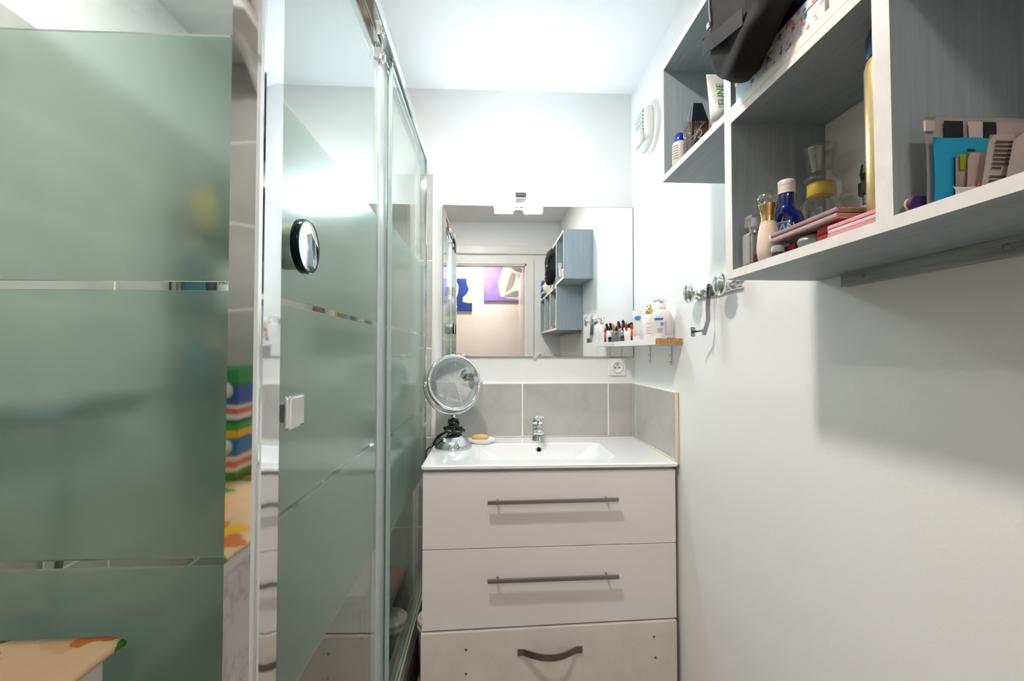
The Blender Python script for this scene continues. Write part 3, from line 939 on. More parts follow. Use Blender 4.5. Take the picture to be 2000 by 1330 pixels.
# ------------------------------------------------------------------ wall mirror (leans forward a little at the top)
MX0, MX1, MZ0, MZ1 = -0.1955, 0.6055, -0.0185, 0.6125
MI = thing('wall_mirror', 'large frameless rectangular mirror on the wall above the basin', 'mirror', (0.205, 1.895, MZ0))
b = MB().box(MX0, MX1, 1.8905, 1.8945, MZ0, MZ1, 1)
b.mi[:] = [1] * 6
b.add([(MX0 + .001, 1.8903, MZ0 + .001), (MX1 - .001, 1.8903, MZ0 + .001), (MX1 - .001, 1.8903, MZ1 - .001), (MX0 + .001, 1.8903, MZ1 - .001)], [(0, 1, 2, 3)], 0)
tilt = rot_about((0.2, 1.8945, MZ0), math.radians(0.42), 'X') @ rot_about((0.2, 1.8945, MZ0), math.radians(-0.16), 'Z')
b.xf(tilt).obj('mirror_glass', ['mirror', solid('#5d6b68', 0.2)], MI)
for mx in (0.188,):
    MB().box(mx - 0.008, mx + 0.008, 1.8868, 1.8995, MZ0 - 0.006, MZ0 + 0.004).obj('mirror_clip', 'chrome', MI)

# ------------------------------------------------------------------ sockets
def socket(label, c, flip):
    T = thing('wall_socket', label, 'socket', c)
    x, y, z = c
    s = -1 if not flip else 1
    y0, y1 = sorted((y, y + s * 0.008))
    MB().bbox(x - 0.037, x + 0.037, y0, y1, z - 0.036, z + 0.036, 0.003).obj('plate', 'whiteplastic', T)
    ax = '-y' if not flip else 'y'
    MB().lathe((x, y + s * 0.008, z), [(0.0235, 0.0002), (0.0235, 0.0045), (0.0215, 0.005), (0.0200, 0.0012), (0, 0.0010)], 36, ax, cap=False).obj('well', 'whiteplastic', T)
    for dx in (-0.0085, 0.0085):
        MB().lathe((x + dx, y + s * 0.0088, z - 0.003), [(0.0028, 0), (0.0028, 0.0008)], 12, ax).obj('pin_hole', 'dark', T)
    MB().lathe((x, y + s * 0.0085, z + 0.009), [(0.0025, 0), (0.0025, 0.009), (0.0015, 0.010)], 12, ax).obj('earth_pin', 'steel', T)
    return T
socket('white wall socket under the mirror above the splashback', (0.537, YB, -0.062), False)
socket('white round wall socket beside the door frame, seen in the mirror', (0.435, YR, -0.068), True)

# ------------------------------------------------------------------ lighted cosmetic mirror
bc = Vector((-0.133, 1.700, -0.3513))
T = thing('cosmetic_mirror', 'round chrome cosmetic mirror on a domed stand at the basin left end', 'mirror', bc)
MB().lathe(bc, [(0.066, 0), (0.068, 0.002), (0.067, 0.006), (0.060, 0.020), (0.048, 0.036), (0.034, 0.048), (0.018, 0.055), (0.010, 0.057)], 48, 'z').obj('base', 'silverrim', T)
# raised arcs on the front of the base
for k, r in enumerate((0.012, 0.018, 0.024, 0.030)):
    pts = []
    for i in range(17):
        a = math.pi * i / 16
        ang = math.radians(-62) + r / 0.05 * math.cos(a)
        h = 0.004 + r * 1.1 * math.sin(a)
        prof = [(0.067, 0.006), (0.060, 0.020), (0.048, 0.036), (0.034, 0.048)]
        rr = 0.067
        for (r0, h0), (r1, h1) in zip(prof, prof[1:]):
            if h0 <= h <= h1:
                rr = r0 + (r1 - r0) * (h - h0) / (h1 - h0)
        pts.append(bc + Vector((rr * math.cos(ang), rr * math.sin(ang), h)))
    MB().tube(pts, 0.0014, 6).obj('base_ridge', 'chrome', T)
MB().lathe(bc + Vector((-0.028, -0.046, 0.037)), [(0.007, -0.004), (0.007, 0.006), (0.005, 0.008), (0, 0.008)], 20, '-y').obj('knob', 'chrome', T)
MB().lathe(bc + Vector((0, 0, 0.055)), [(0.009, 0), (0.007, 0.02), (0.007, 0.055), (0.0085, 0.06), (0.0085, 0.075)], 20, 'z').obj('stem', 'silverrim', T)
mc = Vector((-0.131, 1.688, -0.112))
# head: turned a little to the right and tipped up
HR = Matrix.Rotation(math.radians(25), 3, 'Z') @ Matrix.Rotation(math.radians(-10), 3, 'X')
hd = MB().lathe(mc, [(0.060, -0.046), (0.082, -0.042), (0.096, -0.026), (0.1025, -0.006), (0.1035, 0.004), (0.1035, 0.010), (0.101, 0.014), (0.096, 0.0145), (0.093, 0.012)], 72, '-y', rot=HR).obj('mirror_housing', 'chrome', T)
MB().lathe(mc, [(0.0935, 0.0120), (0.0765, 0.0120)], 72, '-y', rot=HR, cap=False).obj('light_ring', solid('#c9d3d4', 0.35), hd)
MB().lathe(mc, [(0.0765, 0.0124), (0.0, 0.0124)], 72, '-y', rot=HR).obj('mirror_glass', 'mirror', hd)
ax = HR @ Vector((1, 0, 0))
for s in (-1, 1):
    p = mc + ax * (0.1035 * s)
    MB().tube([p - ax * 0.006 * s, p + ax * 0.012 * s], 0.0055, 12).obj('pivot_pin', 'chrome', T)
pts = []
for i in range(33):
    a = math.pi * i / 32
    q = ax * (-0.111 * math.cos(a))
    pts.append(Vector((mc.x + q.x, mc.y + q.y, mc.z + 0.111 * -math.sin(a) * 1.03)))
MB().tube(pts, 0.0045, 10).obj('yoke', 'silverrim', T)
# black power cord wound round the neck
cp = []
turns = 7
for i in range(turns * 18):
    a = 2 * math.pi * i / 18
    t = i / (turns * 18)
    rr = 0.014 + 0.022 * (1 - t) ** 1.1 + 0.005 * math.sin(a * 1.37 + 1)
    cp.append(bc + Vector((rr * math.cos(a), rr * math.sin(a), 0.060 + 0.032 * t + 0.006 * math.sin(a * 0.83))))
MB().tube(cp, 0.0033, 7).obj('wound_cord', 'blackrubber', T)
cp = []
for i in range(40):
    a = 2 * math.pi * i / 20
    cp.append(bc + Vector((0.017 * math.cos(a), 0.017 * math.sin(a), 0.093 + 0.012 * i / 40)))
MB().tube(cp, 0.0028, 7).obj('wound_cord', 'blackrubber', T)
def cr(pts, n=8):
    pts = [Vector(p) for p in pts]
    P = [pts[0] * 2 - pts[1]] + pts + [pts[-1] * 2 - pts[-2]]
    out = []
    for i in range(1, len(P) - 2):
        for k in range(n):
            t = k / n
            a, b_, c_, d = P[i - 1], P[i], P[i + 1], P[i + 2]
            out.append(0.5 * ((2 * b_) + (c_ - a) * t + (2 * a - 5 * b_ + 4 * c_ - d) * t * t + (3 * b_ - a - 3 * c_ + d) * t ** 3))
    return out + [pts[-1]]
MB().tube(cr([bc + Vector((-0.02, -0.03, 0.062)), bc + Vector((-0.055, -0.02, 0.040)), bc + Vector((-0.075, -0.015, 0.008)), bc + Vector((-0.085, -0.02, 0.004)), bc + Vector((-0.087, -0.06, 0.004)), bc + Vector((-0.088, -0.09, -0.02)), bc + Vector((-0.087, -0.08, -0.12))]), 0.003, 7).obj('power_cord', 'blackrubber', T)
MB().tube(cr([bc + Vector((-0.015, -0.034, 0.066)), bc + Vector((-0.05, -0.03, 0.050)), bc + Vector((-0.072, -0.012, 0.018)), bc + Vector((-0.068, 0.004, 0.010)), bc + Vector((-0.05, 0.03, 0.035))]), 0.003, 7).obj('power_cord', 'blackrubber', T)
# soap dish and soap
T = thing('soap_dish', 'small oval white soap dish beside the cosmetic mirror', 'soap dish', (-0.029, 1.775, -0.3515))
MB().lathe((-0.029, 1.775, -0.3512), [(0.034, 0), (0.040, 0.002), (0.050, 0.010), (0.056, 0.018), (0.0545, 0.0185), (0.046, 0.010), (0.0, 0.008)], 48, 'z', 1.0, 0.62).obj('bowl', 'ceramic', T)
so = MB().lathe((-0.036, 1.772, -0.3405), [(0.020, 0), (0.031, 0.005), (0.034, 0.012), (0.031, 0.019), (0.018, 0.023), (0, 0.024)], 40, 'z', 1.0, 0.6).obj('soap_bar', solid('#d6b06a', 0.45, var=0.12))
tag(so, 'yellow oval soap bar lying in the white dish', 'soap')

# ------------------------------------------------------------------ ventilation cover on the right wall
vc = Vector((XR, 1.662, 0.836))
T = thing('vent_cover', 'round white ventilation cover with slats high on the right wall', 'vent', vc)
MB().lathe(vc, [(0.092, 0), (0.092, 0.010), (0.086, 0.016), (0.080, 0.018)], 48, '-x').obj('base_ring', 'whiteplastic', T)
rings = []
for k, (hw, dx) in enumerate(((0.080, 0.016), (0.078, 0.030), (0.070, 0.042), (0.060, 0.046))):
    rings.append([(XR - dx, vc.y + hw * math.copysign(abs(math.cos(a)) ** 0.75, math.cos(a)) * 0.92, vc.z + hw * math.copysign(abs(math.sin(a)) ** 0.75, math.sin(a))) for a in [2 * math.pi * j / 36 for j in range(36)]])
MB().loft(rings).obj('cover', 'whiteplastic', T)
MB().box(XR - 0.0475, XR - 0.044, vc.y - 0.043, vc.y + 0.043, vc.z - 0.018, vc.z + 0.055).obj('slat_opening', solid('#574f45', 0.7), T)
for k in range(6):
    zz = vc.z - 0.016 + k * 0.0135
    b = MB().bbox(XR - 0.053, XR - 0.047, vc.y - 0.045, vc.y + 0.045, zz, zz + 0.0055, 0.001)
    b.xf(rot_about((XR - 0.05, vc.y, zz), math.radians(18), 'Y')).obj('slat', 'whiteplastic', T)
MB().bbox(XR - 0.062, XR - 0.046, vc.y - 0.046, vc.y + 0.046, vc.z - 0.066, vc.z - 0.019, 0.006, 3).obj('flap', 'whiteplastic', T)

# ------------------------------------------------------------------ hook rail on the right wall
T = thing('hook_rail', 'chrome hook rail with large round knobs on the right wall below the shelf', 'hook rail', (XR, 1.18, 0.165))
MB().bbox(XR - 0.008, XR - 0.0005, 1.055, 1.300, 0.1705, 0.1785, 0.002).obj('rail_bar', 'chrome', T)
MB().bbox(XR - 0.008, XR - 0.0005, 1.055, 1.300, 0.1535, 0.1615, 0.002).obj('rail_bar', 'chrome', T)
for yy in (1.272, 1.097):
    MB().lathe((XR - 0.0005, yy, 0.167), [(0.013, 0), (0.013, 0.008), (0.007, 0.012), (0.005, 0.018), (0.005, 0.030), (0.008, 0.034)], 24, '-x').obj('hook_stem', 'chrome', T)
    MB().lathe((XR - 0.034, yy, 0.169), [(0.020, -0.002), (0.0275, 0.000), (0.0292, 0.005), (0.0275, 0.010), (0.020, 0.0135), (0.008, 0.0155), (0, 0.0158)], 48, '-x').obj('hook_knob', 'chrome', T)
# strap hook hung over the rail
T = thing('strap_hook', 'flat brushed steel strap hook hanging from the chrome rail', 'hook', (XR - 0.012, 1.18, 0.16))
HK = rotz((XR - 0.020, 1.190, 0), math.radians(-55))
prof = [(XR - 0.012, 0.150), (XR - 0.011, 0.1800), (XR - 0.016, 0.1830), (XR - 0.020, 0.179), (XR - 0.021, 0.12), (XR - 0.019, 0.085), (XR - 0.026, 0.062), (XR - 0.030, 0.046)]
rings = []
for i, (x, z) in enumerate(prof):
    yc = 1.190 - 0.010 * max(0, (0.178 - z)) / 0.13
    rings.append([(x - 0.0006, yc - 0.010, z), (x + 0.0006, yc - 0.010, z), (x + 0.0006, yc + 0.010, z), (x - 0.0006, yc + 0.010, z)])
MB().loft(rings, smooth=False).xf(HK).obj('strap', 'steel', T)
MB().tube([(XR - 0.026, 1.180, 0.060), (XR - 0.062, 1.182, 0.056)], 0.0035, 10).xf(HK).obj('peg', 'steel', T)
MB().bbox(XR - 0.0635, XR - 0.0615, 1.172, 1.192, 0.043, 0.069, 0.0006).xf(HK).obj('peg_plate', 'steel', T)

# ------------------------------------------------------------------ small chipboard shelf with brackets
KX0, KY0, KY1, KZ0, KZ1 = 0.5215, 1.405, 1.884, 0.0245, 0.0440
T = thing('chipboard_shelf', 'narrow white shelf with raw chipboard end in the corner by the mirror', 'shelf', (0.565, 1.65, KZ0))
bd = MB().box(KX0, XR - 0.001, KY0 + 0.001, KY1, KZ0, KZ1).obj('board', 'trimwhite', T)
MB().box(KX0, XR - 0.001, KY0, KY0 + 0.0012, KZ0, KZ1).obj('raw_end', 'chipboard', bd)
for yy in (1.498, 1.70):
    b = MB()
    pr = [(XR - 0.0035, -0.042), (XR - 0.0012, -0.042), (XR - 0.0012, KZ0 - 0.0005), (XR - 0.064, KZ0 - 0.0005), (XR - 0.064, KZ0 - 0.003), (XR - 0.011, KZ0 - 0.003), (XR - 0.0055, KZ0 - 0.006), (XR - 0.0035, KZ0 - 0.012)]
    b.prism([(u, v) for u, v in pr], 'y', yy - 0.0075, yy + 0.0075)
    br = b.obj('bracket', 'whiteplastic', T)
    for zz in (-0.032, -0.010):
        MB().lathe((XR - 0.0035, yy, zz), [(0.003, 0), (0.0025, 0.001), (0, 0.0012)], 10, '-x').obj('screw', 'screw', br)
# ------------------------------------------------------------------ wall shelves (grey washed boards, white front edges)
HX = 0.4325
def board(name, y0, y1, z0, z1, mt, parent, x1=XR - 0.001):
    b = MB().box(HX, x1, y0, y1, z0, z1)
    b.mi[0] = 1
    return b.obj(name, [mt, 'edge'], parent)
LS = thing('wall_shelf', 'long grey washed lower wall shelf with three open compartments and white edges', 'shelf', (0.52, 0.32, 0.1320))
BZ0, BZ1, CZ0, CZ1 = 0.1320, 0.1465, 0.4110, 0.4250
board('bottom_board', -0.178, 0.8095, BZ0, BZ1, 'shelf_y', LS)
board('top_board', -0.178, 0.8095, CZ0, CZ1, 'shelf_y', LS)
for y0, y1, nm in ((0.7865, 0.8095, 'end_board'), (0.4635, 0.4860, 'divider'), (0.140, 0.160, 'divider'), (-0.178, -0.158, 'end_board')):
    board(nm, y0, y1, BZ1, CZ0, 'shelf_z', LS)
bt = MB().box(XR - 0.016, XR - 0.001, -0.15, 0.737, 0.1105, 0.1318).obj('wall_batten', 'batten', LS)
for yy in (0.69, 0.49, 0.2):
    MB().lathe((XR - 0.016, yy, 0.121), [(0.004, 0), (0.0035, 0.001), (0.0015, 0.0005), (0, 0.0005)], 12, '-x').obj('screw', 'screw', bt)
US = thing('wall_shelf', 'shorter grey washed upper wall shelf with two compartments, stacked on the lower shelf', 'shelf', (0.52, 0.78, 0.4255))
UZ0, UZ1, TZ0, TZ1 = 0.4255, 0.4395, 0.7035, 0.7175
board('bottom_board', 0.4635, 1.1105, UZ0, UZ1, 'shelf_y', US)
board('top_board', 0.4635, 1.1105, TZ0, TZ1, 'shelf_y', US)
for y0, y1, nm in ((1.0975, 1.1105, 'end_board'), (0.7865, 0.8095, 'divider'), (0.4635, 0.480, 'end_board')):
    board(nm, y0, y1, UZ1, TZ0, 'shelf_z', US)
FL = BZ1 + 0.0003
FU = UZ1 + 0.0003

# ---- lower left compartment
# squared clear perfume bottle with a little amber left
T = thing('perfume_bottle', 'square clear perfume bottle with faceted cap and a little amber liquid', 'bottle', (0.452, 0.7525, FL))
MB().bbox(0.438, 0.466, 0.7385, 0.7665, FL, FL + 0.056, 0.003).obj('glass_body', 'glass', T)
MB().bbox(0.441, 0.463, 0.7415, 0.7635, FL + 0.004, FL + 0.019, 0.002).obj('perfume', 'amber', T)
MB().lathe((0.452, 0.7525, FL + 0.056), [(0.008, 0), (0.008, 0.006)], 16, 'z').obj('collar', solid('#cfcac4', 0.2, metal=0.9), T)
MB().lathe((0.452, 0.7525, FL + 0.061), [(0.013, 0), (0.0165, 0.004), (0.0165, 0.019), (0.012, 0.025), (0, 0.025)], 8, 'z', smooth=False).obj('cap', 'glass', T)
# cream bottle with gold neck and glass ball
T = thing('perfume_bottle', 'cream teardrop perfume bottle with gold neck and glass ball stopper', 'bottle', (0.4545, 0.7165, FL))
c = (0.4545, 0.7165, FL)
MB().lathe(c, [(0.012, 0), (0.0155, 0.003), (0.0178, 0.018), (0.0178, 0.028), (0.0155, 0.048), (0.0118, 0.064)], 36, 'z').obj('flask', solid('#e3cdbd', 0.12, coat=0.6, var=0.03), T)
MB().lathe(c, [(0.0122, 0.054), (0.0118, 0.0645), (0.0110, 0.066)], 36, 'z', cap=False).obj('clear_shoulder', solid('#c9c3bd', 0.1), T)
MB().lathe(c, [(0.0112, 0.065), (0.0108, 0.074), (0.0118, 0.084), (0.0145, 0.092), (0.0145, 0.094)], 36, 'z').obj('gold_collar', 'gold', T)
MB().lathe(c, [(0.010, 0.094), (0.0150, 0.099), (0.0158, 0.103), (0.0145, 0.109), (0.009, 0.1135), (0, 0.115)], 36, 'z').obj('stopper', 'glass', T)
# blue glass bottle, printed label, white screw cap
T = thing('blue_bottle', 'cobalt blue round bottle with white screw cap and light blue label', 'bottle', (0.4955, 0.7300, FL))
c = (0.4955, 0.7300, FL)
MB().lathe(c, [(0.021, 0), (0.0245, 0.003), (0.0250, 0.060), (0.0245, 0.072), (0.021, 0.083), (0.014, 0.091), (0.0118, 0.096), (0.0115, 0.118)], 40, 'z').obj('bottle_body', solid('#0f1c66', 0.08, coat=0.5, var=0.1), T)
b = MB().lathe(c, [(0.0130, 0.117), (0.0132, 0.1195), (0.0124, 0.121), (0.0132, 0.1225), (0.0124, 0.124), (0.0132, 0.1265), (0.0124, 0.128), (0.0130, 0.130), (0.0130, 0.138), (0.0115, 0.1395), (0, 0.1395)], 32, 'z')
b.obj('screw_cap', solid('#d6cfc8', 0.5), T)
ang0 = math.radians(-152)
def patch(c, r, z0, z1, a0, a1, off=0.0005, n=16):
    b = MB()
    b.grid(lambda u, v: (c[0] + (r + off) * math.cos(a0 + (a1 - a0) * u), c[1] + (r + off) * math.sin(a0 + (a1 - a0) * u), z0 + (z1 - z0) * v), n, 1)
    return b
lb = patch(c, 0.0250, FL + 0.024, FL + 0.066, math.radians(-205), math.radians(-118)).obj('label_print', solid('#d9e6ee', 0.5), T)
patch(c, 0.0252, FL + 0.0255, FL + 0.0645, math.radians(-203), math.radians(-120)).obj('label_field', solid('#2f86c9', 0.5), lb)
text_mb('OCEAN\nVERT', 0.0155, on_cyl(c[0], c[1], FL + 0.049, 0.0258, math.radians(-160))).obj('lettering', solid('#e8eef2', 0.5), lb)
# ribbed glass decanter with yellow band
T = thing('glass_decanter', 'ribbed clear glass flacon with flared neck and yellow neck band', 'bottle', (0.5610, 0.7400, FL))
c = Vector((0.5610, 0.7400, FL))
rings = []
for r, h in [(0.030, 0), (0.036, 0.006), (0.0385, 0.05), (0.037, 0.078), (0.032, 0.098), (0.022, 0.112), (0.0175, 0.119)]:
    rr = []
    for k in range(48):
        a = 2 * math.pi * k / 48
        q = r * (1 + 0.055 * math.cos(12 * a) * min(1, (0.121 - h) / 0.03))
        rr.append((c.x + q * math.cos(a), c.y + q * math.sin(a), c.z + h))
    rings.append(rr)
MB().loft(rings).obj('glass_body', 'glass', T)
MB().lathe(c, [(0.0185, 0.117), (0.0195, 0.118), (0.0192, 0.138), (0.0182, 0.139)], 36, 'z').obj('neck_band', solid('#d9bb52', 0.4), T)
MB().lathe(c, [(0.017, 0.139), (0.0238, 0.1423), (0.0249, 0.1478), (0.0175, 0.1533), (0.0175, 0.1599), (0.0201, 0.1753), (0.0249, 0.1951), (0.026, 0.2017), (0.0238, 0.2023), (0.0191, 0.1808), (0.0148, 0.1621), (0.0, 0.161)], 40, 'z').obj('flared_stopper', 'glass', T)
MB().lathe(c, [(0.020, 0.002), (0.028, 0.008), (0.031, 0.03), (0.0, 0.03)], 32, 'z').obj('perfume', solid('#c9ac52', 0.2, trans=0.6), T)
# black capped bottle at the back
T = thing('black_cap_bottle', 'small bottle with faceted black cap standing behind the rose case', 'bottle', (0.552, 0.625, FL))
c = (0.552, 0.625, FL)
MB().lathe(c, [(0.016, 0), (0.016, 0.060), (0.010, 0.068)], 24, 'z').obj('bottle_body', solid('#8c8378', 0.3), T)
MB().lathe(c, [(0.0115, 0.068), (0.0115, 0.082)], 24, 'z').obj('ribbed_collar', 'steel', T)
MB().lathe(c, [(0.0165, 0.082), (0.0165, 0.099), (0.0125, 0.101), (0.0145, 0.112), (0.0125, 0.126), (0.008, 0.131), (0, 0.131)], 10, 'z', smooth=False).obj('black_cap', solid('#101316', 0.2), T)
# gold spray can with dark blue cap beside the divider
T = thing('spray_can', 'slim gold spray can with dark blue cap beside the shelf divider', 'spray can', (0.4850, 0.5245, FL))
c = (0.4850, 0.5245, FL + 0.0165)
MB().lathe(c, [(0.0215, 0), (0.0225, 0.002), (0.0225, 0.186), (0.0200, 0.196), (0.0185, 0.199)], 36, 'z').obj('can', 'goldcan', T)
MB().lathe(c, [(0.0200, 0.199), (0.0205, 0.201), (0.0200, 0.226), (0.017, 0.236), (0.009, 0.240), (0, 0.240)], 36, 'z').obj('cap', solid('#12395a', 0.3), T)
# long rose case lying on compacts
def slab(name, label, cat, x0, x1, y0, y1, z0, z1, cols, b=0.003, group=None):
    T = thing(name, label, cat, ((x0 + x1) / 2, (y0 + y1) / 2, z0), group)
    h = (z1 - z0) / len(cols)
    for i, (nm, cm) in enumerate(cols):
        MB().bbox(x0 + (0.0006 if i % 2 else 0), x1, y0, y1, z0 + i * h + 0.0001, z0 + (i + 1) * h - 0.0001, min(b, h * 0.3), 2).obj(nm, cm, T)
    return T
rose = solid('#b79490', 0.3, metal=0.35)
rosed = solid('#9c7b78', 0.3, metal=0.35)
T = slab('makeup_palette', 'long flat rose makeup palette lying across the smaller compacts', 'makeup palette', 0.4365, 0.5150, 0.5490, 0.6860, 0.1690, 0.1845, [('palette_base', rose), ('palette_lid', rosed)])
slab('compact', 'pink and white compact with red lines under the can at the front edge', 'compact', 0.4360, 0.5000, 0.4875, 0.5640, FL, FL + 0.0160, [('compact_base', solid('#d98f88', 0.4)), ('compact_tray', solid('#e6c3c9', 0.3)), ('compact_lid', solid('#e09aa0', 0.4))], 0.001)
slab('compact', 'shiny bright red compact resting below the rose palette', 'compact', 0.4450, 0.5000, 0.5660, 0.5960, FL, FL + 0.0220, [('compact_base', solid('#8e1118', 0.3)), ('compact_lid', solid('#c8161e', 0.2))], 0.002)
T = thing('compact', 'oval silver grey compact under the rose palette', 'compact', (0.464, 0.622, FL))
MB().lathe((0.4650, 0.6225, FL), [(0.014, 0), (0.022, 0.003), (0.0245, 0.009), (0.0245, 0.011)], 36, 'z', 1.0, 0.9).obj('compact_base', solid('#9ba3a6', 0.2, metal=0.5), T)
MB().lathe((0.4650, 0.6225, FL), [(0.0245, 0.0113), (0.023, 0.016), (0.014, 0.0205), (0, 0.0215)], 36, 'z', 1.0, 0.9).obj('compact_lid', solid('#b9bcb8', 0.2, metal=0.4), T)
slab('lipstick_box', 'dark red oblong lipstick case under the left end of the palette', 'lipstick', 0.4500, 0.4640, 0.6480, 0.6800, FL, FL + 0.0150, [('case_base', solid('#24262c', 0.3)), ('case_lid', solid('#a81a22', 0.25))], 0.001)
T = thing('lip_balm_cap', 'tiny clear capped jar at the front shelf edge beside the cream bottle', 'jar', (0.4420, 0.6740, FL))
MB().lathe((0.4420, 0.6740, FL), [(0.0085, 0), (0.0085, 0.006)], 20, 'z').obj('jar_base', solid('#3b3430', 0.3), T)
MB().lathe((0.4420, 0.6740, FL + 0.006), [(0.0092, 0), (0.0092, 0.009), (0.0075, 0.0105), (0, 0.0105)], 20, 'z').obj('clear_cap', solid('#d6d6d6', 0.15, trans=0.6), T)
T = thing('black_box', 'small flat black case standing before the glass flacon', 'case', (0.50, 0.662, FL))
MB().bbox(0.492, 0.508, 0.695 - 0.012, 0.695 + 0.012, FL, FL + 0.062, 0.002).obj('case', solid('#15161a', 0.25), T)

# ---- lower middle compartment: sachets standing on edge, facing the room entrance
T = thing('nail_file', 'flat purple nail file lying at the left of the sachets', 'nail file', (0.462, 0.448, FL))
rings = []
for t in range(9):
    pass
b = MB()
n = 16
pl = [(0.4360 + 0.0105 - 0.0105 * math.cos(a), 0.4505 + 0.0085 * math.sin(a)) for a in [math.pi * k / n - math.pi / 2 for k in range(n + 1)]]
poly = [(0.4440 - 0.008 * math.cos(a), FL + 0.0078 + 0.0076 * math.sin(a)) for a in [math.pi / 2 - math.pi * k / n for k in range(n + 1)]]
poly = [(0.4440 + 0.008 * -math.cos(math.pi / 2 - math.pi * k / n), FL + 0.0078 + 0.0076 * math.sin(math.pi / 2 - math.pi * k / n)) for k in range(n + 1)]
poly = [(0.500, FL + 0.0154)] + poly + [(0.500, FL + 0.0002)]
b.prism(poly, 'y', 0.4470, 0.4515).obj('file_body', solid('#4b2a63', 0.5, var=0.15), T)
b = MB().prism([(u - 0.0012, v) for u, v in poly], 'y', 0.4517, 0.4535)
b.obj('file_edge', solid('#d9b79c', 0.5), T)
def card(name, label, x0, x1, y, z0, z1, mt, lean=0.0, t=0.004, shear=0.0, cat='sachet', wav=0.0012):
    # thin pouch standing upright, slightly wavy, facing -y
    b = MB()
    nx, nz = 10, 8
    def f(side):
        def g(u, v):
            x = x0 + (x1 - x0) * u + shear * v
            th = t * (1 - abs(2 * u - 1) ** 4) * (1 - abs(2 * v - 1) ** 6) / 2
            return (x, y + side * th + lean * v + wav * math.sin(7 * u + 3 * v + x0 * 50), z0 + (z1 - z0) * v)
        return g
    b.grid(f(-1), nx, nz)
    b.grid(f(1), nx, nz)
    o = b.obj(name, mt)
    return tag(o, label, cat)
o = card('plastic_pouch', 'clear zip pouch with black and white striped card at the back of the sachets', 0.4420, 0.5760, 0.4360, FL, 0.2400, solid('#a59b94', 0.25), t=0.003)
for x0, x1, cm in ((0.4600, 0.4800, '#15171a'), (0.4860, 0.5010, '#c6b9b3'), (0.5020, 0.5150, '#17191c'), (0.5160, 0.5500, '#b7a6a3')):
    MB().box(x0, x1, 0.4330, 0.4336, 0.180, 0.2345).obj('printed_stripe', solid(cm, 0.5), o)
MB().bbox(0.4390, 0.4490, 0.4320, 0.4345, 0.2230, 0.2345, 0.0006).obj('zip_slider', solid('#b9aca4', 0.4), o)
o = card('sachet', 'turquoise blue sachet standing upright in front of the zip pouch', 0.4420, 0.5060, 0.4280, FL, 0.2150, solid('#1d9cc4', 0.35, var=0.08), t=0.003)
MB().box(0.4640, 0.4700, 0.4222, 0.4226, 0.1800, 0.1960).obj('leaf_print', solid('#8a9a1e', 0.5), o)
MB().box(0.4720, 0.4800, 0.4222, 0.4226, 0.1985, 0.2010).obj('dark_print', solid('#1b2a2c', 0.5), o)
card('sachet', 'small grey beige sachet at the left in front of the turquoise one', 0.4580, 0.4760, 0.4240, FL, 0.1960, solid('#a8988d', 0.5), shear=0.004, t=0.002)
o = card('sachet', 'pale beige sachet with a brown blot in the middle of the row', 0.4640, 0.5000, 0.4190, FL, 0.1965, solid('#b3a297', 0.5, var=0.15, scale=40), shear=0.006, t=0.003)
o = card('booklet', 'cream leaflet with lines of small print leaning among the sachets', 0.4640, 0.5080, 0.4060, FL, 0.2080, 'paper', shear=0.0130, t=0.003, cat='leaflet', wav=0.0004)
for k in range(10):
    if k == 7:
        continue
    zz = 0.2000 - 0.0042 * k
    xs0 = 0.4685 + 0.013 * (zz - FL) / 0.0612
    MB().box(xs0, xs0 + (0.019 if k not in (6,) else 0.010), 0.4034, 0.4038, zz - 0.0008, zz + 0.0008).obj('print_line', 'ink', o)
o = card('sachet', 'translucent folded paper sachet at the right end of the row', 0.4740, 0.5600, 0.3960, FL, 0.2060, solid('#b5a398', 0.35, var=0.12, scale=30), shear=0.018, t=0.006)
o = card('sachet', 'crumpled white sachet with red corner at the front of the row', 0.4440, 0.5000, 0.4120, FL, 0.1600, solid('#d3cfcc', 0.5), t=0.004, wav=0.003)
MB().box(0.4660, 0.4790, 0.4078, 0.4084, 0.1585, 0.1620).obj('red_print', solid('#e0412e', 0.5), o)
# glasses and a tube in the nearest compartment, seen in the mirror
T = thing('face_cream_tube', 'pale cream tube standing in the nearest shelf compartment, seen in the mirror', 'tube', (0.46, 0.02, FL))
MB().lathe((0.46, 0.02, FL), [(0.012, 0), (0.012, 0.018)], 20, 'z').obj('cap', 'whiteplastic', T)
MB().loft([[(0.46 + 0.014 * math.cos(a) * (1 + 0.2 * t), 0.02 + 0.014 * math.sin(a) * (1 - 0.93 * t), FL + 0.018 + 0.11 * t) for a in [2 * math.pi * k / 20 for k in range(20)]] for t in (0, 0.3, 0.7, 1.0)]).obj('tube_body', solid('#ddd6cf', 0.4), T)
T = thing('eyeglasses', 'brown eyeglasses lying in the shelf compartment next to the door, seen in the mirror', 'eyeglasses', (0.455, 0.08, FL))
for s in (-1, 1):
    MB().tube([(0.447 + 0.006 * math.cos(a) * 0.3, 0.09 + s * 0.027 + 0.023 * math.cos(a), FL + 0.021 + 0.018 * math.sin(a)) for a in [2 * math.pi * k / 24 for k in range(24)]], 0.0022, 6, closed=True).obj('rim', solid('#7a4a38', 0.3), T)
    MB().tube([(0.447, 0.09 + s * 0.05, FL + 0.028), (0.50, 0.09 + s * 0.052, FL + 0.024), (0.56, 0.09 + s * 0.045, FL + 0.008)], 0.002, 6).obj('temple_arm', solid('#2a1a14', 0.3), T)
MB().tube([(0.447, 0.086, FL + 0.025), (0.446, 0.09, FL + 0.028), (0.447, 0.094, FL + 0.025)], 0.002, 6).obj('bridge', solid('#7a4a38', 0.3), T)

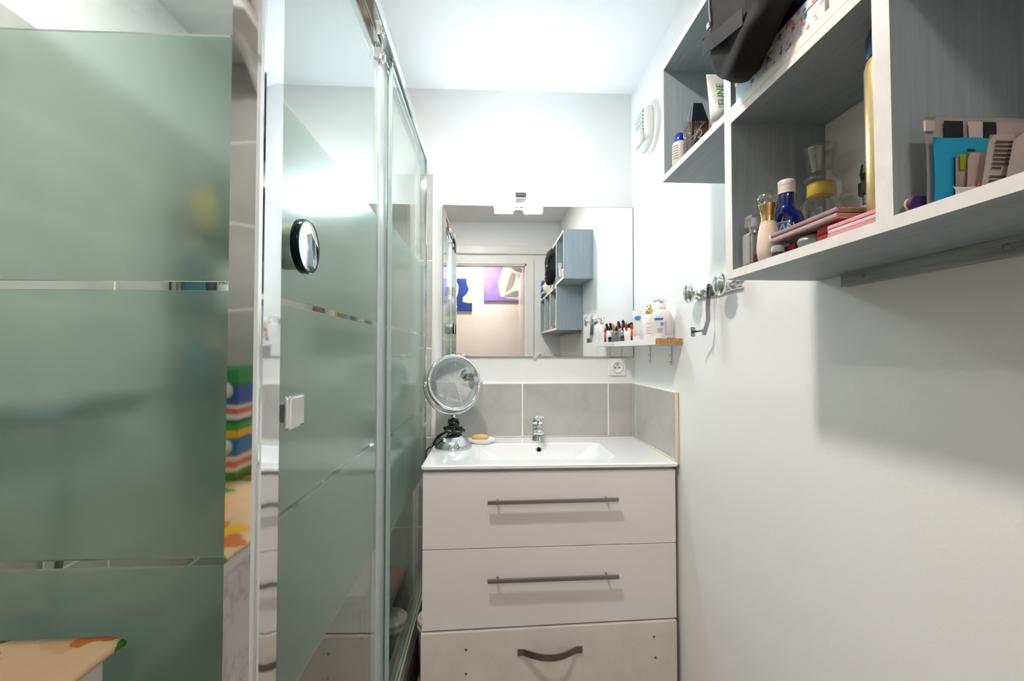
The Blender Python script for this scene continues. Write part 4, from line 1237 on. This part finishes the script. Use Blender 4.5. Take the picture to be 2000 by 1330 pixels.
# ---- upper far compartment
T = thing('eye_drop_bottle', 'small white bottle with dark blue cap at the far end of the upper shelf', 'bottle', (0.448, 1.040, FU))
c = (0.448, 1.040, FU)
MB().lathe(c, [(0.0165, 0), (0.0175, 0.002), (0.0175, 0.047), (0.016, 0.052), (0.010, 0.056)], 32, 'z').obj('bottle_body', solid('#d5cdc7', 0.4), T)
MB().lathe(c, [(0.0125, 0.053), (0.0128, 0.055), (0.0128, 0.070), (0.008, 0.0715), (0.0075, 0.075), (0, 0.0755)], 20, 'z').obj('cap', solid('#12308c', 0.25), T)
for zz in (0.012, 0.018, 0.024, 0.030, 0.036, 0.041):
    patch(c, 0.0175, FU + zz, FU + zz + 0.0022, math.radians(-185), math.radians(-125), 0.0003, 8).obj('print_line', solid('#8c8580', 0.6), T)
T = thing('perfume_bottle', 'dark brown angular perfume bottle with black pointed cap and silver lines', 'bottle', (0.460, 0.983, FU))
def frus(x0, x1, y0, y1, z0, X0, X1, Y0, Y1, z1):
    b = MB()
    b.loft([[(x0, y0, z0), (x1, y0, z0), (x1, y1, z0), (x0, y1, z0)], [(X0, Y0, z1), (X1, Y0, z1), (X1, Y1, z1), (X0, Y1, z1)]], smooth=False)
    return b
frus(0.442, 0.478, 0.962, 1.004, FU, 0.441, 0.479, 0.961, 1.005, FU + 0.066).obj('glass_body', 'smokeglass', T)
frus(0.4445, 0.4755, 0.9645, 1.0015, FU + 0.004, 0.4445, 0.4755, 0.9645, 1.0015, FU + 0.030).obj('perfume', solid('#2a1c16', 0.2), T)
frus(0.441, 0.479, 0.961, 1.005, FU + 0.0665, 0.450, 0.470, 0.972, 0.994, FU + 0.112).obj('black_cap', solid('#171c20', 0.2), T)
for k in range(7):
    yy = 0.966 + k * 0.0055
    z0 = FU + 0.012 + (k * 5 % 4) * 0.008
    z1 = FU + 0.0655
    MB().tube([(0.4405, yy, z0), (0.4402, yy + 0.006, z1)], 0.0005, 5).obj('silver_line', 'chrome', T)
    MB().tube([(0.443 - 0.002 + 0 * k, 0.9608, z0), (0.447 + 0.004 * k, 0.9602, z1)] if k > 3 else [(0.4452 + 0.004 * k, 0.9612, z0), (0.449 + 0.004 * k, 0.9604, z1)], 0.0005, 5).obj('silver_line', 'chrome', T)
for k in range(3):
    MB().tube([(0.4405, 0.976 + k * 0.005, FU + 0.067), (0.4485 - 0.003 * k, 0.980 + k * 0.003, FU + 0.108 - 0.018 * k)], 0.0005, 5).obj('silver_line', 'chrome', T)
text_mb('2', 0.030, lambda u, v, w: (0.459 + u, 0.9602 - w, FU + 0.036 + v)).obj('lettering', solid('#cfc5bd', 0.3, metal=0.6), T)
T = thing('cream_tube', 'white squeeze tube with green lettering standing on its cap beside the shelf divider', 'tube', (0.455, 0.875, FU))
MB().lathe((0.458, 0.876, FU), [(0.013, 0), (0.013, 0.020)], 24, 'z', 1, 1).obj('cap', solid('#e2ded9', 0.4), T)
tb = MB().loft([[(0.458 + (0.016 + 0.008 * t) * math.cos(a), 0.876 + 0.004 * t + 0.0165 * (1 - 0.95 * t ** 1.4) * math.sin(a), FU + 0.020 + 0.098 * t) for a in [2 * math.pi * k / 28 for k in range(28)]] for t in (0, 0.2, 0.4, 0.6, 0.8, 0.97, 1.0)])
tb.obj('tube_body', solid('#e0ddd9', 0.4), T)
def on_tube(u, v, w):
    # print runs up the tube on the side towards the room
    t = 0.5 + u / 0.098
    t = max(0, min(1, t))
    rad = 0.0165 * (1 - 0.95 * t ** 1.4)
    return (0.458 + v * -1.0, 0.876 + 0.004 * t - rad * math.sqrt(max(0.05, 1 - (v / 0.02) ** 2)) - 0.0004 - w, FU + 0.020 + 0.098 * t)
text_mb('JEUNE', 0.020, on_tube).obj('lettering', solid('#5f9a5a', 0.5), T)
T = thing('medicine_box', 'blue and white medicine carton at the back of the upper far compartment', 'carton', (0.52, 1.05, FU))
MB().bbox(0.470, 0.545, 1.058, 1.086, FU, FU + 0.065, 0.001).obj('carton', solid('#dfe6ea', 0.4), T)
MB().box(0.4695, 0.5455, 1.0860, 1.0868, FU + 0.001, FU + 0.060).obj('blue_print', solid('#2a78c8', 0.4), T)
MB().lathe((0.505, 1.0870, FU + 0.025), [(0.013, 0), (0.013, 0.0006)], 24, 'y', 1.3, 1).obj('drop_print', solid('#d9ecf2', 0.4), T)

# ---- upper near compartment
T = thing('floral_box', 'long flat cardboard box with pink and blue flower print on the upper shelf', 'box', (0.49, 0.665, FU))
MB().bbox(0.4365, 0.5450, 0.5620, 0.7760, FU, FU + 0.0300, 0.0012).obj('box_base', 'floral', T)
MB().bbox(0.4352, 0.5460, 0.5608, 0.7772, FU + 0.0302, FU + 0.0440, 0.0012).obj('box_lid', 'floral', T)
MB().box(0.4361, 0.4364, 0.7300, 0.7755, FU + 0.001, FU + 0.0295).obj('plain_end_print', solid('#bcd3df', 0.4), T)
o = MB().bbox(0.4400, 0.4480, 0.5800, 0.6700, FU + 0.0443, FU + 0.0535, 0.0035, 3).obj('blue_comb', solid('#1560d8', 0.25))
tag(o, 'bright blue plastic comb case lying on the floral box', 'comb case')
o = MB().bbox(0.4370, 0.4900, 0.5020, 0.5560, FU, FU + 0.090, 0.002).obj('white_carton', solid('#dedbd6', 0.5))
tag(o, 'white carton standing to the right of the floral box', 'carton')
o2 = MB().box(0.4367, 0.4372, 0.5030, 0.5400, FU + 0.001, FU + 0.040).obj('brown_print', solid('#8d7a68', 0.6, var=0.3, scale=120), o)
# black toiletry bag sitting on the floral box, strap loop hanging out in front
T = thing('toiletry_bag', 'black fabric toiletry bag with zip and strap loop bulging out of the upper shelf', 'bag', (0.47, 0.70, FU + 0.0443))
fab = mat('black_nylon', '#06070a', 0.8, var=0.25, scale=60, bump=0.4, bscale=18, bdist=0.006)
bz = FU + 0.0475
def bagsec(x, y0, y1, z0, z1, k=0.45):
    cy, cz, hy, hz = (y0 + y1) / 2, (z0 + z1) / 2, (y1 - y0) / 2, (z1 - z0) / 2
    out = []
    for j in range(40):
        a = 2 * math.pi * j / 40
        wob = 1 + 0.012 * math.sin(5 * a + x * 60) + 0.010 * math.sin(9 * a - x * 120)
        yy = cy + hy * wob * math.copysign(abs(math.cos(a)) ** k, math.cos(a))
        sag = max(0.0, -math.sin(a)) * (max(0.0, min(1.0, (0.436 - x) / 0.012))) * (-0.026 * math.exp(-((yy - 0.700) / 0.04) ** 2) + 0.35 * max(0.0, 0.655 - yy))
        out.append((x + 0.003 * math.sin(4 * a), cy + hy * wob * math.copysign(abs(math.cos(a)) ** k, math.cos(a)), cz + sag + hz * wob * math.copysign(abs(math.sin(a)) ** k, math.sin(a))))
    return out
b = MB()
b.loft([bagsec(0.381, 0.650, 0.715, 0.500, 0.600), bagsec(0.3785, 0.632, 0.740, 0.478, 0.630), bagsec(0.383, 0.618, 0.757, 0.468, 0.655), bagsec(0.394, 0.605, 0.762, 0.4625, 0.672), bagsec(0.412, 0.598, 0.766, 0.4620, 0.680), bagsec(0.4240, 0.597, 0.770, 0.465, 0.682), bagsec(0.4330, 0.597, 0.776, 0.489, 0.683), bagsec(0.47, 0.597, 0.776, 0.4905, 0.684), bagsec(0.53, 0.600, 0.775, 0.4905, 0.680), bagsec(0.575, 0.612, 0.768, 0.493, 0.668), bagsec(0.59, 0.64, 0.74, 0.52, 0.64)])
bg = b.obj('bag_body', fab, T)
zp = cr([(0.412, 0.771, 0.678), (0.394, 0.767, 0.660), (0.384, 0.762, 0.63), (0.3815, 0.757, 0.59), (0.381, 0.752, 0.565)])
MB().tube(zp, 0.0032, 6).obj('zip', solid('#4a464c', 0.5, metal=0.3), T)
MB().bbox(0.374, 0.379, 0.747, 0.757, 0.556, 0.567, 0.0015).obj('zip_pull', 'chrome', T)
st = []
for i in range(25):
    t = i / 24
    a = math.pi * t
    st.append((0.386 - 0.012 * math.sin(a) ** 0.8 - 0.010 * t, 0.763 + 0.016 * math.sin(min(a * 2, math.pi)) - 0.115 * t * t, 0.553 - 0.006 * math.sin(a) - 0.052 * t))
rings = []
for x, y, z in st:
    rings.append([(x, y, z - 0.0135), (x + 0.0015, y + 0.0012, z - 0.0135), (x + 0.0015, y + 0.0012, z + 0.0135), (x, y, z + 0.0135)])
MB().loft(rings, smooth=False).obj('strap_loop', mat('black_webbing', '#1c1a20', 0.7, var=0.2, scale=200), T)

# ---- on top of the lower shelf near the door, seen in the mirror
T = thing('striped_bag', 'blue bag with navy and white striped sides on the shelf top, seen in the mirror', 'bag', (0.49, 0.02, CZ1))
z0 = CZ1 + 0.0005
MB().bbox(0.425, 0.565, -0.065, 0.075, z0, z0 + 0.155, 0.02, 4, smooth=True).obj('bag_body', solid('#1f6fb5', 0.6), T)
for k in range(6):
    MB().bbox(0.4235, 0.445, -0.068, 0.078, z0 + 0.004 + k * 0.026, z0 + 0.017 + k * 0.026, 0.003).obj('side_stripe', solid('#e3ddd0' if k % 2 else '#16344e', 0.6), T)
MB().tube(cr([(0.47, 0.0765, z0 + 0.15), (0.48, 0.0775, z0 + 0.11), (0.52, 0.0765, z0 + 0.105), (0.55, 0.0765, z0 + 0.15)]), 0.006, 8).obj('white_piping', solid('#e6e0d6', 0.6), T)
MB().tube(cr([(0.46, 0.0, z0 + 0.15), (0.465, 0.0, z0 + 0.19), (0.495, 0.0, z0 + 0.205), (0.525, 0.0, z0 + 0.19), (0.53, 0.0, z0 + 0.15)]), 0.004, 8).obj('carry_handle', solid('#17222c', 0.6), T)
T = thing('round_pouch', 'round cream pouch with printed patch on the shelf top, seen in the mirror', 'pouch', (0.47, 0.19, CZ1))
MB().lathe((0.475, 0.19, z0 + 0.062), [(0.0, -0.032), (0.045, -0.028), (0.060, -0.010), (0.062, 0.0), (0.060, 0.010), (0.045, 0.028), (0, 0.032)], 36, 'y').obj('pouch_body', solid('#e3d6c2', 0.6, var=0.1), T)
MB().box(0.455, 0.485, 0.2185, 0.2215, z0 + 0.06, z0 + 0.085).obj('printed_patch', solid('#8d8a86', 0.5), T)
MB().bbox(0.45, 0.53, 0.265, 0.30, z0, z0 + 0.05, 0.002)
for i, (yy, hh, cm, nm) in enumerate(((0.275, 0.055, '#c9c1b8', 'beige'), (0.335, 0.075, '#d6cfc6', 'ivory'), (0.40, 0.06, '#cbb9b0', 'rosy'))):
    o = MB().bbox(0.437, 0.50, yy - 0.02, yy + 0.02, z0, z0 + hh, 0.002).obj('carton', solid(cm, 0.5))
    tag(o, 'small %s carton on top of the lower shelf, seen in the mirror' % nm, 'carton', 'cartons on the shelf top')

# ------------------------------------------------------------------ toiletries on the chipboard shelf
KZ = KZ1 + 0.0003
wp = solid('#ece4e0', 0.3, var=0.02)
T = thing('pump_bottle', 'large white pump bottle with printed label on the chipboard shelf end', 'bottle', (0.566, 1.470, KZ))
c = (0.5665, 1.470, KZ)
MB().lathe(c, [(0.030, 0), (0.034, 0.003), (0.034, 0.072), (0.030, 0.086), (0.018, 0.096), (0.012, 0.099)], 36, 'z', 1.0, 0.8).obj('bottle_body', wp, T)
MB().lathe(c, [(0.013, 0.099), (0.0135, 0.114), (0.006, 0.116), (0.0045, 0.122)], 24, 'z').obj('collar', wp, T)
pm = MB().lathe(c, [(0.009, 0.121), (0.0105, 0.124), (0.0105, 0.130), (0.008, 0.132)], 24, 'z')
pm.tube([(c[0], c[1], c[2] + 0.127), (c[0] - 0.018, c[1] - 0.006, c[2] + 0.128), (c[0] - 0.030, c[1] - 0.010, c[2] + 0.123)], [0.007, 0.0055, 0.004], 10)
pm.obj('pump_head', wp, T)
def patch2(c, r, sy, z0, z1, a0, a1, off=0.0006, n=14):
    b = MB()
    return b.grid(lambda u, v: (c[0] + (r + off) * math.cos(a0 + (a1 - a0) * u), c[1] + (r + off) * sy * math.sin(a0 + (a1 - a0) * u), z0 + (z1 - z0) * v), n, 1)
patch2(c, 0.034, 0.8, KZ + 0.060, KZ + 0.067, math.radians(-150), math.radians(-100)).obj('blue_print', solid('#3b6fc0', 0.5), T)
patch2(c, 0.034, 0.8, KZ + 0.042, KZ + 0.053, math.radians(-115), math.radians(-97)).obj('round_print', solid('#6aa6d8', 0.5), T)
for k in range(7):
    a = math.radians(-130 + k * 4)
    patch2(c, 0.034, 0.8, KZ + 0.018, KZ + 0.034, a, a + math.radians(1.8), n=2).obj('barcode_bar', solid('#8f8f95', 0.5), T)
patch2(c, 0.034, 0.8, KZ + 0.012, KZ + 0.058, math.radians(-92), math.radians(-80)).obj('lilac_print', solid('#cdb7cf', 0.5), T)
T = thing('lotion_bottle', 'slim white lotion bottle with gold cap between pump bottle and mirror', 'bottle', (0.557, 1.56, KZ))
c = (0.557, 1.56, KZ)
MB().lathe(c, [(0.019, 0), (0.021, 0.003), (0.021, 0.078), (0.012, 0.088)], 28, 'z').obj('bottle_body', wp, T)
MB().lathe(c, [(0.0125, 0.088), (0.0125, 0.106), (0.009, 0.108), (0.009, 0.116), (0.006, 0.122), (0, 0.123)], 24, 'z').obj('gold_cap', 'gold', T)
for zz in (0.02, 0.03, 0.04, 0.055):
    patch(c, 0.021, KZ + zz, KZ + zz + 0.002, math.radians(-135), math.radians(-70)).obj('print_line', solid('#b9b4b8', 0.5), T)
T = thing('toothpaste_tube', 'white toothpaste tube with bright blue print standing before the mirror edge', 'tube', (0.548, 1.665, KZ))
MB().lathe((0.548, 1.665, KZ), [(0.011, 0), (0.011, 0.018)], 20, 'z').obj('cap', wp, T)
MB().loft([[(0.548 + 0.013 * math.cos(a) * (1 + 0.25 * t), 1.665 + 0.013 * math.sin(a) * (1 - 0.93 * t), KZ + 0.018 + 0.092 * t) for a in [2 * math.pi * k / 20 for k in range(20)]] for t in (0, 0.3, 0.7, 1.0)]).obj('tube_body', wp, T)
MB().lathe((0.548, 1.6575, KZ + 0.083), [(0.012, 0.0), (0.012, 0.003), (0, 0.003)], 20, '-y', 0.62, 1.0).obj('blue_print', solid('#2f9fe0', 0.4), T)
T = thing('orange_brush', 'orange and black handled brush standing beside the white makeup cup', 'brush', (0.535, 1.690, KZ))
MB().tube([(0.535, 1.690, KZ + 0.0005), (0.535, 1.690, KZ + 0.018)], 0.0042, 10).obj('dark_grip', solid('#3a3436', 0.4), T)
MB().tube([(0.535, 1.690, KZ + 0.0185), (0.536, 1.690, KZ + 0.046)], 0.0045, 10).obj('orange_grip', solid('#ef6a3a', 0.4), T)
MB().tube([(0.536, 1.690, KZ + 0.0465), (0.537, 1.690, KZ + 0.060)], 0.006, 10).obj('bristles', solid('#b8473a', 0.8), T)
def cup(label, c, r, h, mt):
    T = thing('makeup_cup', label, 'cup', c)
    MB().lathe(c, [(r * 0.86, 0), (r * 0.9, 0.001), (r, h), (r * 0.955, h), (r * 0.86, 0.003), (0, 0.003)], 32, 'z').obj('cup_wall', mt, T)
    return T
cup('white plastic makeup cup full of pencils on the chipboard shelf', (0.5520, 1.755, KZ), 0.0265, 0.050, wp)
cup('clear acrylic makeup cup next to the mirror on the chipboard shelf', (0.5520, 1.832, KZ), 0.0265, 0.048, solid('#d5d6d8', 0.1, trans=0.7))
sticks = [('#e27468', 'coral', 0.0), ('#2b2f48', 'navy blue', 1.1), ('#c9a25c', 'gold', 2.0), ('#f0a79c', 'salmon', 2.9), ('#a83244', 'crimson', 3.7), ('#20242a', 'black', 4.5), ('#e8e4e0', 'white', 5.4)]
for cupc, nm2 in (((0.5520, 1.755), 'white cup'), ((0.5520, 1.832), 'clear cup')):
    for i, (cm, nm, a) in enumerate(sticks):
        if nm2 == 'clear cup' and i == 6:
            continue
        a2 = a + (0.5 if nm2 == 'clear cup' else 0)
        p0 = Vector((cupc[0] + 0.011 * math.cos(a2), cupc[1] + 0.011 * math.sin(a2), KZ + 0.006))
        p1 = Vector((cupc[0] + 0.030 * math.cos(a2), cupc[1] + 0.030 * math.sin(a2), KZ + 0.066 + 0.016 * ((i * 5) % 4) / 3))
        d = (p1 - p0)
        T = thing('makeup_pencil', '%s makeup stick leaning in the %s by the mirror' % (nm, nm2), 'makeup', p0, 'makeup sticks in the %s' % nm2)
        MB().tube([p0, p0 + d * 0.62], 0.0052, 8).obj('barrel', solid(cm, 0.3), T)
        MB().tube([p0 + d * 0.625, p0 + d * 0.95, p1], [0.0058, 0.0058, 0.0040], 8).obj('cap', solid('#2a2628' if i % 2 else cm, 0.3), T)
T = thing('eyeshadow_stack', 'small dark cosmetic pots in front of the clear makeup cup', 'makeup', (0.535, 1.795, KZ))
for k, (cm, zz) in enumerate((('#4a4440', 0.0), ('#24262a', 0.011))):
    MB().lathe((0.530, 1.795, KZ + zz), [(0.0075, 0), (0.008, 0.001), (0.008, 0.009), (0.007, 0.0105)], 20, 'z').obj('pot', solid(cm, 0.3), T)
o = MB().bbox(0.560, 0.592, 1.4150, 1.4340, KZ, KZ + 0.0075, 0.003, 2).obj('tweezers_case', m_patch('lilac_print_film', '#b9aec6', ['#8d7fa8', '#d5ccdc', '#6d7f9a'], 160, 0.4))
tag(o, 'tiny lilac packet at the chipboard end of the shelf', 'packet')

# ------------------------------------------------------------------ washing machine with cloth and detergents
WX0, WX1, WY0, WY1, WZ = -0.800, -0.372, -0.14, 0.466, -0.290
T = thing('washing_machine', 'white top loading washing machine under a printed cloth in the left corner', 'washing machine', (-0.585, 0.16, FLOOR))
marb = NT('white_enamel_veined')
p_ = pbsdf(marb, Roughness=0.3)
v_ = marb.coord((3, 3, 1.6))
f_ = marb.noise(v_, 5, 6, 0.6, 1.5)
marb.l(marb.ramp(f_, [(0.46, '#dedada'), (0.5, '#b9b4b5'), (0.53, '#dcd8d8')]), p_.inputs['Base Color'])
MB().bbox(WX0, WX1, WY0, WY1, FLOOR + 0.02, WZ - 0.032, 0.012, 3).obj('cabinet', marb.m, T)
MB().bbox(WX0 - 0.002, WX1 + 0.002, WY0, WY1 + 0.001, WZ - 0.030, WZ - 0.001, 0.006, 3).obj('lid', 'whiteplastic', T)
MB().bbox(WX0 + 0.03, WX1 - 0.03, WY1 - 0.001, WY1 + 0.0015, -0.46, -0.40, 0.001).obj('control_strip', solid('#c9c9cc', 0.3), T)
for px in (WX0 + 0.04, WX1 - 0.04):
    for py in (WY0 + 0.05, WY1 - 0.05):
        MB().lathe((px, py, FLOOR), [(0.02, 0), (0.018, 0.025)], 16, 'z').obj('foot', 'black', T)
def clothf(u, v):
    x = WX0 - 0.012 + (WX1 - WX0 + 0.024) * u
    y = WY0 - 0.002 + (WY1 - WY0 + 0.014) * v
    z = WZ + 0.0058 + 0.0012 * math.sin(9 * u + 4 * v) + 0.001 * math.sin(17 * v - 3 * u)
    ex = max(0, (u - 0.975) / 0.025)
    z -= 0.004 * ex + 0.003 * ex * math.sin(13 * v)
    ev = max(0, (v - 0.985) / 0.015)
    z -= 0.001 * ev
    return (x, y, z)
o = MB().grid(clothf, 60, 60).obj('table_cloth', 'cloth', None, 0, 0.005)
tag(o, 'peach cotton cloth printed with fruit and leaves on the washing machine', 'cloth')
def pack(label, x0, x1, y0, y1, z0, z1, bands):
    T = thing('detergent_pack', label, 'detergent', ((x0 + x1) / 2, (y0 + y1) / 2, z0))
    MB().bbox(x0, x1, y0, y1, z0, z1, 0.012, 3, smooth=True).obj('pack_body', solid('#2f8f4a', 0.35), T)
    for q, (a, b2, cm) in enumerate(bands):
        e = 0.0005 * q
        za, zb = z0 + (z1 - z0) * a, z0 + (z1 - z0) * b2
        MB().bbox(x0 + 0.004, x1 + 0.0012 + e, y0 + 0.004, y1 + 0.0015 + e, za, zb, 0.0005).obj('print_band', solid(cm, 0.35), T)
    MB().lathe(((x0 + x1) / 2 + 0.045, y1 + 0.0052, z0 + (z1 - z0) * 0.58), [(0.022, 0), (0.022, 0.0008), (0.0, 0.0012)], 24, 'y', 0.8, 1.1).obj('oval_print', solid('#d9dfc0', 0.35), T)
    return T
z0 = WZ + 0.0110
pack('lower detergent pack with yellow band and blue picture at the machine back', -0.70, -0.535, -0.12, -0.04, z0, z0 + 0.128, [(0.06, 0.14, '#2f8f3a'), (0.16, 0.42, '#e9d9c4'), (0.24, 0.34, '#dd6a52'), (0.44, 0.70, '#2a6cb0'), (0.74, 0.88, '#e3b62e'), (0.90, 0.99, '#2aa04a')])
pack('upper green detergent pack with blue and red print, lying on the lower one', -0.70, -0.540, -0.12, -0.045, z0 + 0.1285, z0 + 0.250, [(0.05, 0.32, '#e6dcd6'), (0.16, 0.26, '#d8584c'), (0.34, 0.66, '#2e4fa8'), (0.70, 0.93, '#2f8a46')])
# small shelf over the machine on the rear wall
T = thing('rear_wall_shelf', 'white board shelf over the washing machine behind the camera', 'shelf', (-0.7, -0.1, 0.745))
MB().bbox(-1.0, -0.53, YR + 0.010, YR + 0.20, 0.735, 0.750, 0.002).obj('board', 'trimwhite', T)
for px in (-0.95, -0.58):
    MB().prism([(YR + 0.010, 0.7349), (YR + 0.15, 0.7349), (YR + 0.010, 0.64)], 'x', px - 0.006, px + 0.006).obj('bracket', 'trimwhite', T)
rn = [[(-0.665 + (0.085 + 0.012 * t) * math.copysign(abs(math.cos(a)) ** 0.6, math.cos(a)), -0.085 + (0.06 + 0.01 * t) * math.copysign(abs(math.sin(a)) ** 0.6, math.sin(a)), 0.803 + 0.075 * t) for a in [2 * math.pi * k / 32 for k in range(32)]] for t in (0, 0.3, 0.7, 1.0)]
T = thing('wicker_basket', 'small wicker basket with arched handle on the shelf over the machine', 'basket', (-0.665, -0.085, 0.803))
MB().loft(rn).obj('basket_body', 'wicker', T)
MB().tube([(-0.665 + 0.085 * math.cos(a), -0.085, 0.878 + 0.085 * math.sin(a)) for a in [math.pi * k / 20 for k in range(21)]], 0.007, 8).obj('handle', 'wicker', T)
o = MB().bbox(-0.76, -0.55, -0.165, -0.01, 0.7505, 0.8025, 0.018, 4, smooth=True).obj('folded_towel', solid('#d9d2d0', 0.9, bump=0.6))
tag(o, 'folded white towel under the wicker basket', 'towel')
o = MB().grid(lambda u, v: (-0.70 - 0.16 * u, YR + 0.215 + 0.014 * math.sin(u * 16) - 0.01 * v, 0.735 - 0.12 * v - 0.01 * math.sin(u * 8)), 30, 8).obj('dark_garment', solid('#10263c', 0.9), None, 1, 0.010)
tag(o, 'dark navy cloth hanging from the shelf over the washing machine', 'cloth')

# ------------------------------------------------------------------ two canvases on the hall wall, seen in the mirror
HYW = -1.40
def flat(poly, y0, y1):
    return MB().prism(poly, 'y', y0, y1)
def blob(pts, n=6):
    q = cr([(x, 0, z) for x, z in pts + pts[:1]], n)
    return [(p.x, p.z) for p in q[:-1]]
T = thing('canvas_picture', 'purple canvas with grey and cream leaf shapes in the hall, seen in the mirror', 'picture', (0.2, HYW, 0.535))
MB().bbox(-0.085, 0.47, HYW, HYW + 0.025, 0.535, 1.03, 0.002).obj('canvas', solid('#8f78c8', 0.7, var=0.12, scale=10), T)
x0, z0 = -0.085, 0.535
def Pp(pts):
    return [(x0 + 0.555 * a, z0 + 0.495 * b_) for a, b_ in pts]
cream, gry, mid = solid('#e9e2d8', 0.7), solid('#9a948c', 0.7), solid('#c9c4bc', 0.7)
for k, (pts, cm) in enumerate([
    ([(0.34, 0.10), (0.60, 0.04), (0.92, 0.04), (0.97, 0.4), (0.95, 0.85), (0.62, 0.95), (0.45, 0.90), (0.36, 0.62), (0.30, 0.42)], mid),
    ([(0.42, 0.98), (0.60, 0.99), (0.86, 0.80), (0.90, 0.62), (0.66, 0.64), (0.46, 0.78)], cream),
    ([(0.50, 0.90), (0.66, 0.86), (0.82, 0.66), (0.66, 0.68), (0.54, 0.78)], gry),
    ([(0.36, 0.14), (0.58, 0.30), (0.68, 0.58), (0.72, 0.30), (0.58, 0.16)], cream),
    ([(0.44, 0.18), (0.60, 0.34), (0.64, 0.62), (0.54, 0.58)], gry),
    ([(0.40, 0.10), (0.62, 0.22), (0.80, 0.20), (0.66, 0.10)], gry),
    ([(0.74, 0.52), (0.82, 0.34), (0.94, 0.12), (0.82, 0.08), (0.74, 0.24)], cream),
    ([(0.86, 0.62), (0.98, 0.86), (0.96, 0.98), (0.88, 0.90)], cream)]):
    flat(blob(Pp(pts)), HYW + 0.0252 + 0.0004 * k, HYW + 0.0258 + 0.0004 * k).obj('painted_shape', cm, T)
T = thing('canvas_picture', 'dark blue canvas with beige cut shapes in the hall, seen in the mirror', 'picture', (-0.42, HYW, 0.42))
MB().bbox(-0.64, -0.216, HYW, HYW + 0.022, 0.42, 0.785, 0.002).obj('canvas', solid('#1c3f86', 0.7, var=0.12, scale=14), T)
bg2 = solid('#e5cfb4', 0.7)
flat(blob([(-0.32, 0.520), (-0.2165, 0.515), (-0.2165, 0.65), (-0.2165, 0.784), (-0.275, 0.784), (-0.272, 0.72), (-0.255, 0.66), (-0.29, 0.60), (-0.32, 0.57)], 4), HYW + 0.0222, HYW + 0.0230).obj('painted_shape', bg2, T)
flat(blob([(-0.405, 0.735), (-0.385, 0.735), (-0.37, 0.70), (-0.375, 0.62), (-0.40, 0.55), (-0.43, 0.51), (-0.46, 0.46), (-0.475, 0.46), (-0.45, 0.53), (-0.42, 0.60), (-0.425, 0.69)], 4), HYW + 0.0222, HYW + 0.0230).obj('painted_shape', bg2, T)
flat(blob([(-0.46, 0.545), (-0.445, 0.545), (-0.385, 0.475), (-0.385, 0.462), (-0.405, 0.462)], 4), HYW + 0.0222, HYW + 0.0230).obj('painted_shape', bg2, T)

# ------------------------------------------------------------------ lift the whole room so that the floor is at zero
bpy.context.view_layer.update()
for o in list(COL.objects):
    if o.parent is None:
        o.location.z += LIFT
